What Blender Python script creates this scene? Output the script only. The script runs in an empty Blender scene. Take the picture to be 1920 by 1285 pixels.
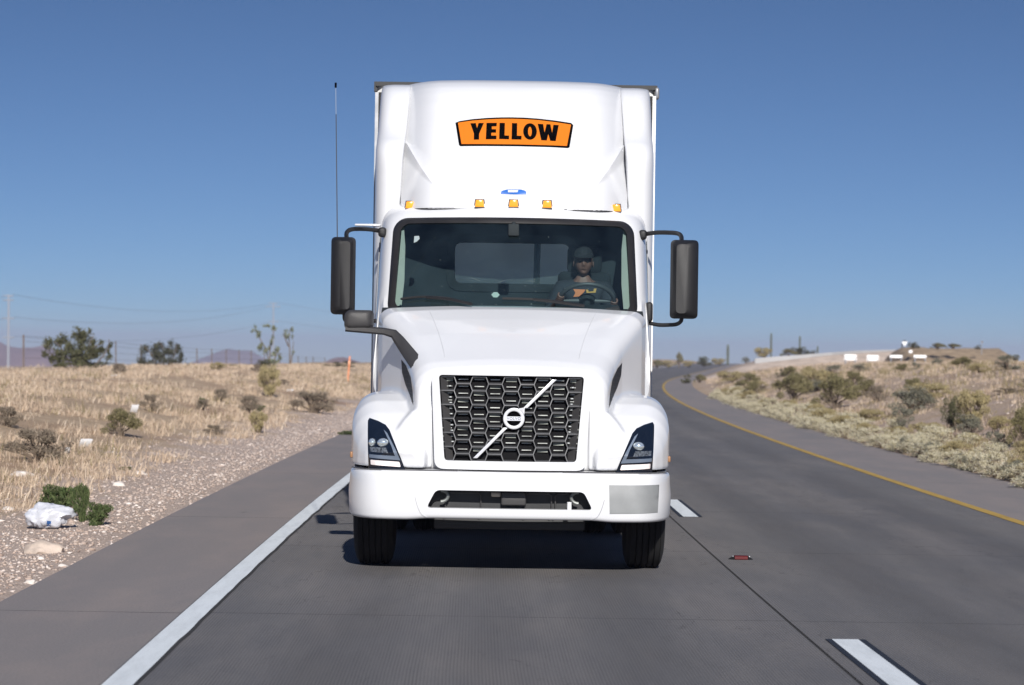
import bpy, bmesh, math, random
import numpy as np
from mathutils import Vector, Matrix, noise, geometry
from mathutils.bvhtree import BVHTree

scene = bpy.context.scene
COL = scene.collection
rnd = random.Random(7)

# ------------------------------------------------------------------ camera
F = 4668.0                     # focal length in pixels of the 1920 wide photograph
CAM_H = 1.7
ROLL = math.radians(0.85)
PITCH = math.atan(20.5 / F)
cp, sp_ = math.cos(PITCH), math.sin(PITCH)
_f = Vector((0, cp, sp_)); _r0 = Vector((1, 0, 0)); _u0 = Vector((0, -sp_, cp))
_right = _r0 * math.cos(ROLL) + _u0 * math.sin(ROLL)
_up = -_r0 * math.sin(ROLL) + _u0 * math.cos(ROLL)
cam_data = bpy.data.cameras.new('camera')
cam = bpy.data.objects.new('camera', cam_data); COL.objects.link(cam)
m3 = Matrix((_right, _up, -_f)).transposed()
cam.matrix_world = Matrix.Translation((0, 0, CAM_H)) @ m3.to_4x4()
cam_data.sensor_width = 36.0
cam_data.lens = F / 1920 * 36.0
cam_data.clip_start = 0.1
cam_data.clip_end = 30000
cam_data.dof.use_dof = True
cam_data.dof.focus_distance = 19.6
cam_data.dof.aperture_fstop = 3.6
scene.camera = cam

# ------------------------------------------------------------------ light
SUN_DIR = Vector((-0.10, 1.0, -0.56)).normalized()      # the way the sunlight travels
sun_el = math.asin(-SUN_DIR.z)
sun_rot = math.atan2(-SUN_DIR.x, -SUN_DIR.y)
world = bpy.data.worlds.new('World'); scene.world = world
world.use_nodes = True
wt = world.node_tree
bg = wt.nodes['Background']
sky = wt.nodes.new('ShaderNodeTexSky')
sky.sky_type = 'NISHITA'; sky.sun_disc = False
sky.sun_elevation = sun_el; sky.sun_rotation = sun_rot
sky.altitude = 4000; sky.air_density = 2.47; sky.dust_density = 0.08; sky.ozone_density = 8.5
# clear desert air: the sky deepens quickly above the horizon
wtc = wt.nodes.new('ShaderNodeTexCoord'); wmp = wt.nodes.new('ShaderNodeMapping')
wmp.inputs['Location'].default_value = (0, 0, 0.077); wmp.inputs['Scale'].default_value = (1, 1, 2.77)
wt.links.new(wtc.outputs['Generated'], wmp.inputs['Vector']); wt.links.new(wmp.outputs['Vector'], sky.inputs['Vector'])
wmul = wt.nodes.new('ShaderNodeMix'); wmul.data_type = 'RGBA'; wmul.blend_type = 'MULTIPLY'; wmul.inputs[0].default_value = 1
wmul.inputs[7].default_value = (1.00, 0.965, 1.05, 1)
wt.links.new(sky.outputs['Color'], wmul.inputs[6]); wt.links.new(wmul.outputs[2], bg.inputs['Color'])
bg.inputs['Strength'].default_value = 0.0585
sd = bpy.data.lights.new('sun', 'SUN'); sd.energy = 4.6; sd.angle = math.radians(0.53); sd.color = (1.0, 0.955, 0.90)
sun = bpy.data.objects.new('sun', sd); COL.objects.link(sun)
sun.rotation_euler = SUN_DIR.to_track_quat('-Z', 'Y').to_euler()
sun.location = (10, -40, 40)
vs = scene.view_settings
vs.view_transform = 'Standard'; vs.look = 'None'; vs.gamma = 1.0; vs.use_curve_mapping = False
vs.exposure = 0.45

# ------------------------------------------------------------------ projection helpers (photograph pixel -> place in the world)
def ray(u, v):
    return (_f * F + _right * (u - 960) - _up * (v - 642.5)) / F
def at(u, v, Y):
    d = ray(u, v); s = Y / d.y
    return Vector((d.x * s, Y, CAM_H + d.z * s))

TY = 18.9                                  # distance of the truck's bumper
def px(u, v, y):                           # x, z on the truck at local depth y
    p = at(u, v, TY + y)
    return (p.x, p.z)
def sx(du, y): return du * (TY + y) / F
def sz(v, y): return CAM_H - (v - 663) * (TY + y) / F

# ------------------------------------------------------------------ object helpers
def tag(o, label=None, cat=None, group=None, kind=None):
    if label: o['label'] = label
    if cat: o['category'] = cat
    if group: o['group'] = group
    if kind: o['kind'] = kind
    return o
def empty(name, loc=(0, 0, 0)):
    o = bpy.data.objects.new(name, None); o.location = loc; COL.objects.link(o)
    return o
def finish(o, smooth=True, angle=40):
    me = o.data
    if smooth:
        me.shade_smooth()
        me.set_sharp_from_angle(angle=math.radians(angle))
    return o
def mesh_obj(name, verts, faces, mat, parent=None, smooth=True, angle=40):
    me = bpy.data.meshes.new(name)
    me.from_pydata([tuple(v) for v in verts], [], faces)
    me.validate(); me.update()
    bm = bmesh.new(); bm.from_mesh(me); bmesh.ops.recalc_face_normals(bm, faces=bm.faces); bm.to_mesh(me); bm.free()
    if mat: me.materials.append(mat)
    o = bpy.data.objects.new(name, me); COL.objects.link(o)
    if parent: o.parent = parent
    return finish(o, smooth, angle)
def baked(o):
    dg = bpy.context.evaluated_depsgraph_get(); dg.update()
    me = bpy.data.meshes.new_from_object(o.evaluated_get(dg))
    mats = list(o.data.materials)
    o.modifiers.clear()
    o.data = me
    if not len(me.materials):
        for m in mats: me.materials.append(m)
    return o
def bevel(o, w=0.01, seg=2):
    m = o.modifiers.new('bevel', 'BEVEL'); m.width = w; m.segments = seg; m.limit_method = 'ANGLE'; m.angle_limit = math.radians(35)
    baked(o)
    return finish(o, True, 50)

class MB:
    def __init__(s): s.v = []; s.f = []
    def add(s, vs, fs):
        n = len(s.v); s.v += [Vector(v) for v in vs]; s.f += [[i + n for i in f] for f in fs]; return s
    def box(s, c, d, rot=None):
        x, y, z = d[0] / 2, d[1] / 2, d[2] / 2
        vs = [Vector((a * x, b * y, e * z)) for a in (-1, 1) for b in (-1, 1) for e in (-1, 1)]
        if rot is not None: vs = [rot @ v for v in vs]
        vs = [v + Vector(c) for v in vs]
        return s.add(vs, [(0, 1, 3, 2), (4, 6, 7, 5), (0, 4, 5, 1), (2, 3, 7, 6), (0, 2, 6, 4), (1, 5, 7, 3)])
    def loft(s, rings, caps=True, closed=True):
        n = len(rings[0]); vs = [v for r in rings for v in r]; fs = []
        for i in range(len(rings) - 1):
            for j in range(n if closed else n - 1):
                k = (j + 1) % n
                fs.append((i * n + j, i * n + k, (i + 1) * n + k, (i + 1) * n + j))
        if caps and closed:
            fs.append(tuple(range(n))[::-1]); fs.append(tuple((len(rings) - 1) * n + j for j in range(n)))
        return s.add(vs, fs)
    def tube(s, pts, r, n=8, caps=True):
        pts = [Vector(p) for p in pts]; rs = r if isinstance(r, (list, tuple)) else [r] * len(pts)
        rings = []; prev = None
        for i, p in enumerate(pts):
            t = (pts[min(i + 1, len(pts) - 1)] - pts[max(i - 1, 0)]).normalized()
            if prev is None: prev = t.orthogonal().normalized()
            a = (prev - t * prev.dot(t)).normalized(); prev = a; b = t.cross(a)
            rings.append([p + (a * math.cos(2 * math.pi * k / n) + b * math.sin(2 * math.pi * k / n)) * rs[i] for k in range(n)])
        return s.loft(rings, caps)
    def lathe(s, prof, axis_c, n=48):             # around the x axis; prof = (x, r)
        rings = [[Vector((axis_c[0] + x, axis_c[1] + r * math.cos(2 * math.pi * k / n), axis_c[2] + r * math.sin(2 * math.pi * k / n))) for k in range(n)] for x, r in prof]
        return s.loft(rings, caps=False)
    def build(s, name, mat, parent=None, smooth=True, angle=40):
        return mesh_obj(name, s.v, s.f, mat, parent, smooth, angle)

def smooth_path(pts, k=6):                         # Catmull-Rom through the points
    P = [Vector(p) for p in pts]; out = []
    for i in range(len(P) - 1):
        p0 = P[max(i - 1, 0)]; p1 = P[i]; p2 = P[i + 1]; p3 = P[min(i + 2, len(P) - 1)]
        for j in range(k):
            t = j / k
            out.append(0.5 * ((2 * p1) + (p2 - p0) * t + (2 * p0 - 5 * p1 + 4 * p2 - p3) * t * t + (3 * p1 - p0 - 3 * p2 + p3) * t ** 3))
    out.append(P[-1]); return out

def lerp(a, b, t): return a + (b - a) * t
def interp(tbl, x):                                # piecewise-smooth table
    if x <= tbl[0][0]: return tbl[0][1]
    for (a, p), (b, q) in zip(tbl, tbl[1:]):
        if x <= b: return p + (q - p) * (x - a) / (b - a)
    return tbl[-1][1]
def sstep(a, b, x):
    t = min(1, max(0, (x - a) / (b - a))); return t * t * (3 - 2 * t)

def densify(poly, d=0.03):
    out = []
    for i, p in enumerate(poly):
        q = poly[(i + 1) % len(poly)]; n = max(1, int(math.hypot(q[0] - p[0], q[1] - p[1]) / d))
        for k in range(n): out.append((lerp(p[0], q[0], k / n), lerp(p[1], q[1], k / n)))
    return out
def round_poly(poly, r, n=4):
    out = []
    N = len(poly)
    for i in range(N):
        p = Vector(poly[i]); a = Vector(poly[i - 1]); b = Vector(poly[(i + 1) % N])
        rr = min(r, (a - p).length * .45, (b - p).length * .45)
        s = p + (a - p).normalized() * rr; e = p + (b - p).normalized() * rr
        for k in range(n + 1):
            t = k / n; q = s * (1 - t) ** 2 + p * 2 * t * (1 - t) + e * t * t
            out.append((q.x, q.y))
    return out
def inside(poly, x, z):
    c = False; n = len(poly); j = n - 1
    for i in range(n):
        xi, zi = poly[i]; xj, zj = poly[j]
        if (zi > z) != (zj > z) and x < (xj - xi) * (z - zi) / (zj - zi) + xi: c = not c
        j = i
    return c
def patch(poly, depth, off, thick, grid=0.04, holes=()):
    """solid plate with outline poly (x, z), laid on the surface y = depth(x, z), proud by off, thick deep"""
    loops = [densify(poly, grid)] + [densify(h, grid) for h in holes]
    pts = []; edges = []
    for lp in loops:
        n0 = len(pts); pts += lp
        edges += [(n0 + i, n0 + (i + 1) % len(lp)) for i in range(len(lp))]
    nb = len(pts)
    xs = [p[0] for p in poly]; zs = [p[1] for p in poly]
    x = min(xs) + grid / 2
    while x < max(xs):
        z = min(zs) + grid / 2
        while z < max(zs):
            if inside(poly, x, z) and not any(inside(h, x, z) for h in holes):
                if min((x - p[0]) ** 2 + (z - p[1]) ** 2 for p in pts[:nb]) > (grid * .45) ** 2: pts.append((x, z))
            z += grid
        x += grid
    vo, _, fo, *_r = geometry.delaunay_2d_cdt([Vector(p) for p in pts], edges, [], 0, 1e-6)
    tris = []
    for f in fo:
        cx = sum(vo[i].x for i in f) / len(f); cz = sum(vo[i].y for i in f) / len(f)
        if inside(poly, cx, cz) and not any(inside(h, cx, cz) for h in holes): tris.append(tuple(f))
    n = len(vo); V = []
    for v in vo:
        y = depth(v.x, v.y); V.append((v.x, y - off, v.y))
    cnt = {}
    for f in tris:
        for i in range(len(f)):
            e = (f[i], f[(i + 1) % len(f)]); cnt[e] = 1
    bnd = [e for e in cnt if (e[1], e[0]) not in cnt]
    F_ = list(tris)
    if thick:
        V += [(v[0], v[1] + thick, v[2]) for v in V[:n]]
        F_ += [tuple(i + n for i in f[::-1]) for f in tris]
        F_ += [(b, a, a + n, b + n) for a, b in bnd]
    return V, F_
def bvh_depth(o, default=0.5):
    t = BVHTree.FromPolygons([v.co for v in o.data.vertices], [tuple(p.vertices) for p in o.data.polygons])
    def f(x, z):
        h = t.ray_cast(Vector((x, -3, z)), Vector((0, 1, 0)))
        return h[0].y if h[0] is not None else default
    return f
def boolean(o, cutter, op='DIFFERENCE'):
    m = o.modifiers.new('bool', 'BOOLEAN'); m.operation = op; m.object = cutter; m.solver = 'EXACT'
    baked(o); bpy.data.objects.remove(cutter)
    return finish(o, True, 30)

# ------------------------------------------------------------------ materials
def mat(name, color, rough=0.5, metal=0.0, coat=0.0, var=0.08, scale=6.0, bump=0.0, bscale=None, spec=0.5, stretch=None, rvar=0.1, sub=None):
    m = bpy.data.materials.new(name); m.use_nodes = True
    nt = m.node_tree; b = nt.nodes['Principled BSDF']
    tc = nt.nodes.new('ShaderNodeTexCoord'); src = tc.outputs['Object']
    if stretch:
        mp = nt.nodes.new('ShaderNodeMapping'); mp.inputs['Scale'].default_value = stretch
        nt.links.new(src, mp.inputs['Vector']); src = mp.outputs['Vector']
    nz = nt.nodes.new('ShaderNodeTexNoise'); nz.inputs['Scale'].default_value = scale; nz.inputs['Detail'].default_value = 5
    nt.links.new(src, nz.inputs['Vector'])
    mx = nt.nodes.new('ShaderNodeMix'); mx.data_type = 'RGBA'
    c = Vector(color[:3])
    mx.inputs[6].default_value = (*(c * (1 - var)), 1); mx.inputs[7].default_value = (*[min(1, q) for q in c * (1 + var)], 1)
    rp = nt.nodes.new('ShaderNodeMapRange'); rp.inputs[1].default_value = .3; rp.inputs[2].default_value = .7
    nt.links.new(nz.outputs['Fac'], rp.inputs[0]); nt.links.new(rp.outputs[0], mx.inputs[0])
    nt.links.new(mx.outputs[2], b.inputs['Base Color'])
    mr = nt.nodes.new('ShaderNodeMapRange'); mr.inputs[3].default_value = max(0, rough * (1 - rvar)); mr.inputs[4].default_value = min(1, rough * (1 + rvar))
    nt.links.new(nz.outputs['Fac'], mr.inputs[0]); nt.links.new(mr.outputs[0], b.inputs['Roughness'])
    b.inputs['Metallic'].default_value = metal; b.inputs['Coat Weight'].default_value = coat; b.inputs['Coat Roughness'].default_value = 0.06
    b.inputs['Specular IOR Level'].default_value = spec
    if bump:
        n2 = nt.nodes.new('ShaderNodeTexNoise'); n2.inputs['Scale'].default_value = bscale or scale * 8; n2.inputs['Detail'].default_value = 4
        nt.links.new(src, n2.inputs['Vector'])
        bp = nt.nodes.new('ShaderNodeBump'); bp.inputs['Strength'].default_value = bump; bp.inputs['Distance'].default_value = 0.01
        nt.links.new(n2.outputs['Fac'], bp.inputs['Height']); nt.links.new(bp.outputs[0], b.inputs['Normal'])
    return m
def island_mat(name, cols, rough=0.85, transl=0.25):
    """colour differs from leaf to leaf / blade to blade"""
    m = bpy.data.materials.new(name); m.use_nodes = True
    nt = m.node_tree; b = nt.nodes['Principled BSDF']
    g = nt.nodes.new('ShaderNodeNewGeometry'); r = nt.nodes.new('ShaderNodeValToRGB')
    el = r.color_ramp.elements
    while len(el) < len(cols): el.new(0.5)
    for i, c in enumerate(cols):
        el[i].position = i / (len(cols) - 1); el[i].color = (*c, 1)
    nt.links.new(g.outputs['Random Per Island'], r.inputs[0])
    nt.links.new(r.outputs[0], b.inputs['Base Color']); b.inputs['Roughness'].default_value = rough; b.inputs['Specular IOR Level'].default_value = 0.25
    if transl:
        t = nt.nodes.new('ShaderNodeBsdfTranslucent'); nt.links.new(r.outputs[0], t.inputs[0])
        ms = nt.nodes.new('ShaderNodeMixShader'); ms.inputs[0].default_value = transl
        nt.links.new(b.outputs[0], ms.inputs[1]); nt.links.new(t.outputs[0], ms.inputs[2])
        nt.links.new(ms.outputs[0], nt.nodes['Material Output'].inputs[0])
    return m
def glass_mat(name, tint=(0.55, 0.68, 0.68), refl=0.07, film=(0.006, 0.034), film_tint=(.26, .42, .52)):
    m = bpy.data.materials.new(name); m.use_nodes = True
    nt = m.node_tree; nt.nodes.remove(nt.nodes['Principled BSDF'])
    t = nt.nodes.new('ShaderNodeBsdfTransparent'); t.inputs[0].default_value = (*tint, 1)
    g = nt.nodes.new('ShaderNodeBsdfGlossy'); g.inputs['Roughness'].default_value = 0.02; g.inputs[0].default_value = (.9, .95, 1, 1)
    fr = nt.nodes.new('ShaderNodeFresnel'); fr.inputs[0].default_value = 1.5
    mr = nt.nodes.new('ShaderNodeMath'); mr.operation = 'MULTIPLY'; mr.inputs[1].default_value = refl / 0.04
    nt.links.new(fr.outputs[0], mr.inputs[0])
    ms = nt.nodes.new('ShaderNodeMixShader'); nt.links.new(mr.outputs[0], ms.inputs[0])
    nt.links.new(t.outputs[0], ms.inputs[1]); nt.links.new(g.outputs[0], ms.inputs[2])
    # thin dusty film on the pane; its tint paints in a bluish haze
    d = nt.nodes.new('ShaderNodeBsdfDiffuse'); d.inputs[0].default_value = (*film_tint, 1)
    nz = nt.nodes.new('ShaderNodeTexNoise'); nz.inputs['Scale'].default_value = 3.5; nz.inputs['Detail'].default_value = 8
    tc = nt.nodes.new('ShaderNodeTexCoord'); nt.links.new(tc.outputs['Object'], nz.inputs['Vector'])
    rr = nt.nodes.new('ShaderNodeMapRange'); rr.inputs[1].default_value = .35; rr.inputs[2].default_value = .8; rr.inputs[3].default_value = film[0]; rr.inputs[4].default_value = film[1]
    nt.links.new(nz.outputs['Fac'], rr.inputs[0])
    m2 = nt.nodes.new('ShaderNodeMixShader'); nt.links.new(rr.outputs[0], m2.inputs[0])
    nt.links.new(ms.outputs[0], m2.inputs[1]); nt.links.new(d.outputs[0], m2.inputs[2])
    nt.links.new(m2.outputs[0], nt.nodes['Material Output'].inputs[0])
    return m
# ------------------------------------------------------------------ the lie of the land
def curve(Y):                                     # sideways swing of the road with distance
    if Y < 191: return -.10 + .00031 * (max(Y, -20) - 38) ** 2
    return 7.157 + 0.1 * (Y - 191)
L_EDGE, R_EDGE = -3.42, 7.1
def hills_noise(x, y):
    return noise.noise((x * .09, y * .05, 3.1)) * .28 + noise.noise((x * .35, y * .25, 9.2)) * .10 + noise.noise((x * 1.3, y * 1.1, 1.7)) * .035
def terrain_z(X, Y):
    c = curve(max(Y, -20)); el = L_EDGE + c - X; er = X - R_EDGE - c
    far = -24 * sstep(500, 3800, Y)
    if el <= 0 and er <= 0: return -0.03 + far
    if el > 0:
        z = .80 * sstep(0.4, 8.5, el) - 5.0 * sstep(15, 60, el) - 12 * sstep(60, 1500, el)
        a = sstep(0.1, 3.0, el)
        return z + far - .03 + a * hills_noise(X, Y) * .6 + 0.03 * sstep(0, .25, el)
    z = 1.92 * (1 - math.exp(-(er / 5.5) ** 1.3)) - .35 * sstep(60, 130, Y) * sstep(2, 8, er) - 3 * sstep(60, 400, er) - 1.4*sstep(110,260,Y)*sstep(14,30,er)
    a = sstep(0.1, 3.0, er)
    return z + far - .03 + a * hills_noise(X, Y) * 0.6 + 0.03 * sstep(0, .25, er)
def place(u, v, ymax=1500):                       # where the sight line through a pixel first meets the land
    d = ray(u, v); prev = 10.0; Y = 10.0
    while Y < ymax:
        z = CAM_H + d.z / d.y * Y
        if z <= max(terrain_z(d.x / d.y * Y, Y), -30):
            a, b = prev, Y
            for _ in range(20):
                m = (a + b) / 2
                if CAM_H + d.z / d.y * m <= terrain_z(d.x / d.y * m, m): b = m
                else: a = m
            Y = b; break
        prev = Y; Y *= 1.01
    X = d.x / d.y * Y
    return Vector((X, Y, terrain_z(X, Y)))

def sheet(name, lats, ys, zf, m, kind='structure', swing=True):
    """strip that follows the road; uv = (sideways, along)"""
    V = []; UV = []; Fc = []
    for Y in ys:
        c = curve(Y) if swing else 0
        for l in lats:
            V.append((l + c, Y, zf(l + c, Y))); UV.append((l, Y))
    n = len(lats)
    for i in range(len(ys) - 1):
        for j in range(n - 1):
            Fc.append((i * n + j, i * n + j + 1, (i + 1) * n + j + 1, (i + 1) * n + j))
    me = bpy.data.meshes.new(name); me.from_pydata(V, [], Fc)
    uv = me.uv_layers.new(name='uv')
    li = np.zeros(len(me.loops), dtype=np.int32); me.loops.foreach_get('vertex_index', li)
    uv.data.foreach_set('uv', np.array(UV, dtype=np.float32)[li].ravel())
    me.materials.append(m); me.shade_smooth()
    o = bpy.data.objects.new(name, me); COL.objects.link(o)
    if kind: o['kind'] = kind
    return o

class NT:                                          # tiny node writer
    def __init__(s, name):
        s.m = bpy.data.materials.new(name); s.m.use_nodes = True; s.t = s.m.node_tree; s.b = s.t.nodes['Principled BSDF']
    def n(s, typ, **kw):
        o = s.t.nodes.new(typ)
        for k, v in kw.items(): setattr(o, k, v)
        return o
    def l(s, a, b): s.t.links.new(a, b)
    def math(s, op, a, b=None, clamp=False):
        o = s.n('ShaderNodeMath', operation=op, use_clamp=clamp)
        for i, q in enumerate((a, b)):
            if q is None: continue
            if isinstance(q, (int, float)): o.inputs[i].default_value = q
            else: s.l(q, o.inputs[i])
        return o.outputs[0]
    def noise(s, vec, scale, detail=5, rough=.5, mapscale=None, dist=0):
        if mapscale:
            mp = s.n('ShaderNodeMapping'); mp.inputs['Scale'].default_value = mapscale; s.l(vec, mp.inputs['Vector']); vec = mp.outputs['Vector']
        o = s.n('ShaderNodeTexNoise'); o.inputs['Scale'].default_value = scale; o.inputs['Detail'].default_value = detail; o.inputs['Roughness'].default_value = rough; o.inputs['Distortion'].default_value = dist
        s.l(vec, o.inputs['Vector']); return o.outputs['Fac']
    def rng(s, x, a, b, c=0., d=1.):
        o = s.n('ShaderNodeMapRange'); s.l(x, o.inputs[0])
        for i, q in enumerate((a, b, c, d)): o.inputs[i + 1].default_value = q
        return o.outputs[0]
    def mix(s, f, a, b, mode='MIX'):
        o = s.n('ShaderNodeMix', data_type='RGBA', blend_type=mode)
        for i, q in ((0, f), (6, a), (7, b)):
            if isinstance(q, (int, float)): o.inputs[i].default_value = q
            elif isinstance(q, (tuple, list)): o.inputs[i].default_value = (*q, 1)
            else: s.l(q, o.inputs[i])
        return o.outputs[2]
    def bump(s, h, strength, dist=0.01):
        o = s.n('ShaderNodeBump'); o.inputs['Strength'].default_value = strength; o.inputs['Distance'].default_value = dist
        s.l(h, o.inputs['Height']); s.l(o.outputs[0], s.b.inputs['Normal'])

def pavement(name, base, dark, warm, groove, joints):
    k = NT(name); uv = k.n('ShaderNodeUVMap').outputs[0]
    sep = k.n('ShaderNodeSeparateXYZ'); k.l(uv, sep.inputs[0]); U, W = sep.outputs[0], sep.outputs[1]
    big = k.noise(uv, 1, 6, .6, (.55, .06, 1)); mid = k.noise(uv, 1, 6, .65, (1.6, .5, 1)); fine = k.noise(uv, 60, 4, .7)
    c = k.mix(k.rng(big, .32, .68), base, dark)
    c = k.mix(k.rng(mid, .45, .75, 0, .65), c, warm)
    # fine grit and small stains
    c = k.mix(k.rng(fine, .3, .7, 0, 1), k.mix(1.0, c, (.82, .82, .82), 'MULTIPLY'), k.mix(1.0, c, (1.18, 1.18, 1.18), 'MULTIPLY'))
    if groove:                                    # wheel paths and the oil drip line down each lane
        for cx, wd, st in ((-1.05, .42, .16), (.72, .42, .16), (-.15, .30, .10), (2.75, .42, .18), (4.5, .42, .16), (3.6, .30, .10)):
            d_ = k.math('ABSOLUTE', k.math('SUBTRACT', U, cx)); c = k.mix(k.math('MULTIPLY', k.rng(d_, wd, wd * .3, 0, 1), k.rng(mid, .3, .7, st * .7, st * 2.2)), c, (.03, .03, .034))
        lg_ = k.noise(uv, 1, 3, .55, (.9, .14, 1)); c = k.mix(k.rng(lg_, .50, .68, 0, .42), c, (.20, .182, .172))
        ck = k.noise(uv, 1, 5, .75, (.55, .22, 3)); c = k.mix(k.math('MULTIPLY', k.math('LESS_THAN', k.math('ABSOLUTE', k.math('SUBTRACT', ck, .5)), .0022), k.rng(lg_, .45, .6, 0, .55)), c, (.03, .028, .027))
    spot = k.noise(uv, 1, 2, .5, (3.1, 1.6, 1)); c = k.mix(k.rng(spot, .74, .80, 0, .7), c, tuple(q * .35 for q in dark))
    h = fine
    if groove:
        wob = k.noise(uv, 1, 2, .5, (.4, .35, 1))
        ph = k.math('MULTIPLY', k.math('ADD', U, k.math('MULTIPLY', wob, .02)), 2 * math.pi / 0.019)
        g = k.rng(k.math('SINE', ph), -1, .35)
        gv = k.noise(uv, 1, 3, .6, (9, .8, 1))
        gm = k.math('MULTIPLY', k.math('SUBTRACT', 1.0, g), k.rng(gv, .3, .7, .15, .55))
        c = k.mix(gm, c, tuple(q * .45 for q in dark)); h = k.math('ADD', k.math('MULTIPLY', fine, .4), g)
    jn = k.noise(uv, 1, 4, .7, (1.2, .6, 1))
    if joints:
        for (off, per, wid) in joints:
            fr = k.math('ABSOLUTE', k.math('SUBTRACT', k.math('FRACT', k.math('DIVIDE', k.math('ADD', k.math('ADD', W, k.math('MULTIPLY', jn, .06)), -off + per / 2), per)), .5))
            j = k.math('LESS_THAN', fr, wid / per / 2)
            c = k.mix(k.math('MULTIPLY', j, k.rng(jn, .3, .6, .25, .85)), c, (.02, .019, .018))
    k.l(c, k.b.inputs['Base Color']); k.b.inputs['Roughness'].default_value = .85; k.b.inputs['Specular IOR Level'].default_value = .3
    k.bump(h, .35, .004)
    return k.m

ys_road = [-12 + 2 * i for i in range(180)] + [348 + 8 * i for i in range(60)]
flat = lambda x, y: -24 * sstep(500, 3800, y)
M_lane = pavement('concrete_lane', (.140, .135, .134), (.106, .105, .112), (.168, .156, .149), True, [(16.1, 5.6, .022)])
M_sh = pavement('asphalt_shoulder', (.212, .187, .180), (.172, .162, .162), (.25, .212, .195), False, [(16.05, 9.2, .03)])
tr = sheet('road', [-2.155, -1.2, -.2, .8, 1.745], ys_road, flat, M_lane)
sheet('road', [1.765, 2.7, 3.6, 4.5, 5.42], ys_road, flat, M_lane)
jm = mat('joint_seal', (.018, .017, .017), .9)
sheet('road_joint', [1.745, 1.765], ys_road, lambda x, y: flat(x, y) - .004, jm)
sheet('road_shoulder', [L_EDGE, -2.8, -2.155], ys_road, flat, M_sh)
sheet('road_shoulder', [5.42, 6.2, R_EDGE], ys_road, flat, M_sh)

def paint(name, col, wear):
    k = NT(name); uv = k.n('ShaderNodeUVMap').outputs[0]
    n1 = k.noise(uv, 1, 6, .7, (9, 1.2, 1)); n2 = k.noise(uv, 70, 3, .6)
    c = k.mix(k.rng(n1, .45, .75, 0, wear), col, tuple(q * .62 for q in col))
    c = k.mix(k.rng(n2, .62, .72, 0, .5 * wear), c, (.2, .19, .18))
    k.l(c, k.b.inputs['Base Color']); k.b.inputs['Roughness'].default_value = .6; k.bump(n2, .2, .003)
    return k.m
M_wp = paint('white_paint', (.66, .70, .72), .6); M_yp = paint('yellow_paint', (.42, .27, .045), .95)
M_bp = paint('black_paint', (.012, .013, .016), .2)
def ragged(name, a, b, m, amp, ys, z=.004):        # painted line whose right rim is a little uneven
    V = []; UV = []; Fc = []
    for i, Y in enumerate(ys):
        c = curve(Y); w = amp * noise.noise((Y * 1.3, a, 0))
        for l in (a, b + w): V.append((l + c, Y, z + flat(0, Y))); UV.append((l, Y))
        if i: k = 2 * i; Fc.append((k - 2, k - 1, k + 1, k))
    me = bpy.data.meshes.new(name); me.from_pydata(V, [], Fc); uvl = me.uv_layers.new(name='uv')
    for lp in me.loops: uvl.data[lp.index].uv = UV[lp.vertex_index]
    me.materials.append(m); o = bpy.data.objects.new(name, me); COL.objects.link(o); o['kind'] = 'structure'; return o
fine_ys = [4 + .35 * i for i in range(160)] + [60 + 3 * i for i in range(130)]
ragged('edge_line', -2.14, -1.985, M_wp, .012, fine_ys)
ragged('road_joint', -1.983, -1.96, jm, .012, fine_ys, .003)
ragged('center_line', 5.36, 5.49, M_yp, .01, fine_ys)
for y0, y1 in [(11.9, 15.05), (26.3, 29.4), (40.6, 43.7), (54.9, 58), (69, 72), (83.5, 86.6), (98, 101), (112, 115), (126, 129), (140, 143), (154, 157), (168, 171), (182, 185), (196, 199), (210, 213)]:
    ys = [lerp(y0, y1, i / 6) for i in range(7)]
    sheet('lane_marking', [1.855, 1.895], ys, lambda x, y: .004, M_bp)
    sheet('lane_marking', [1.895, 2.055], ys, lambda x, y: .004, M_wp)
    sheet('lane_marking', [2.055, 2.098], ys, lambda x, y: .004, M_bp)
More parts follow.
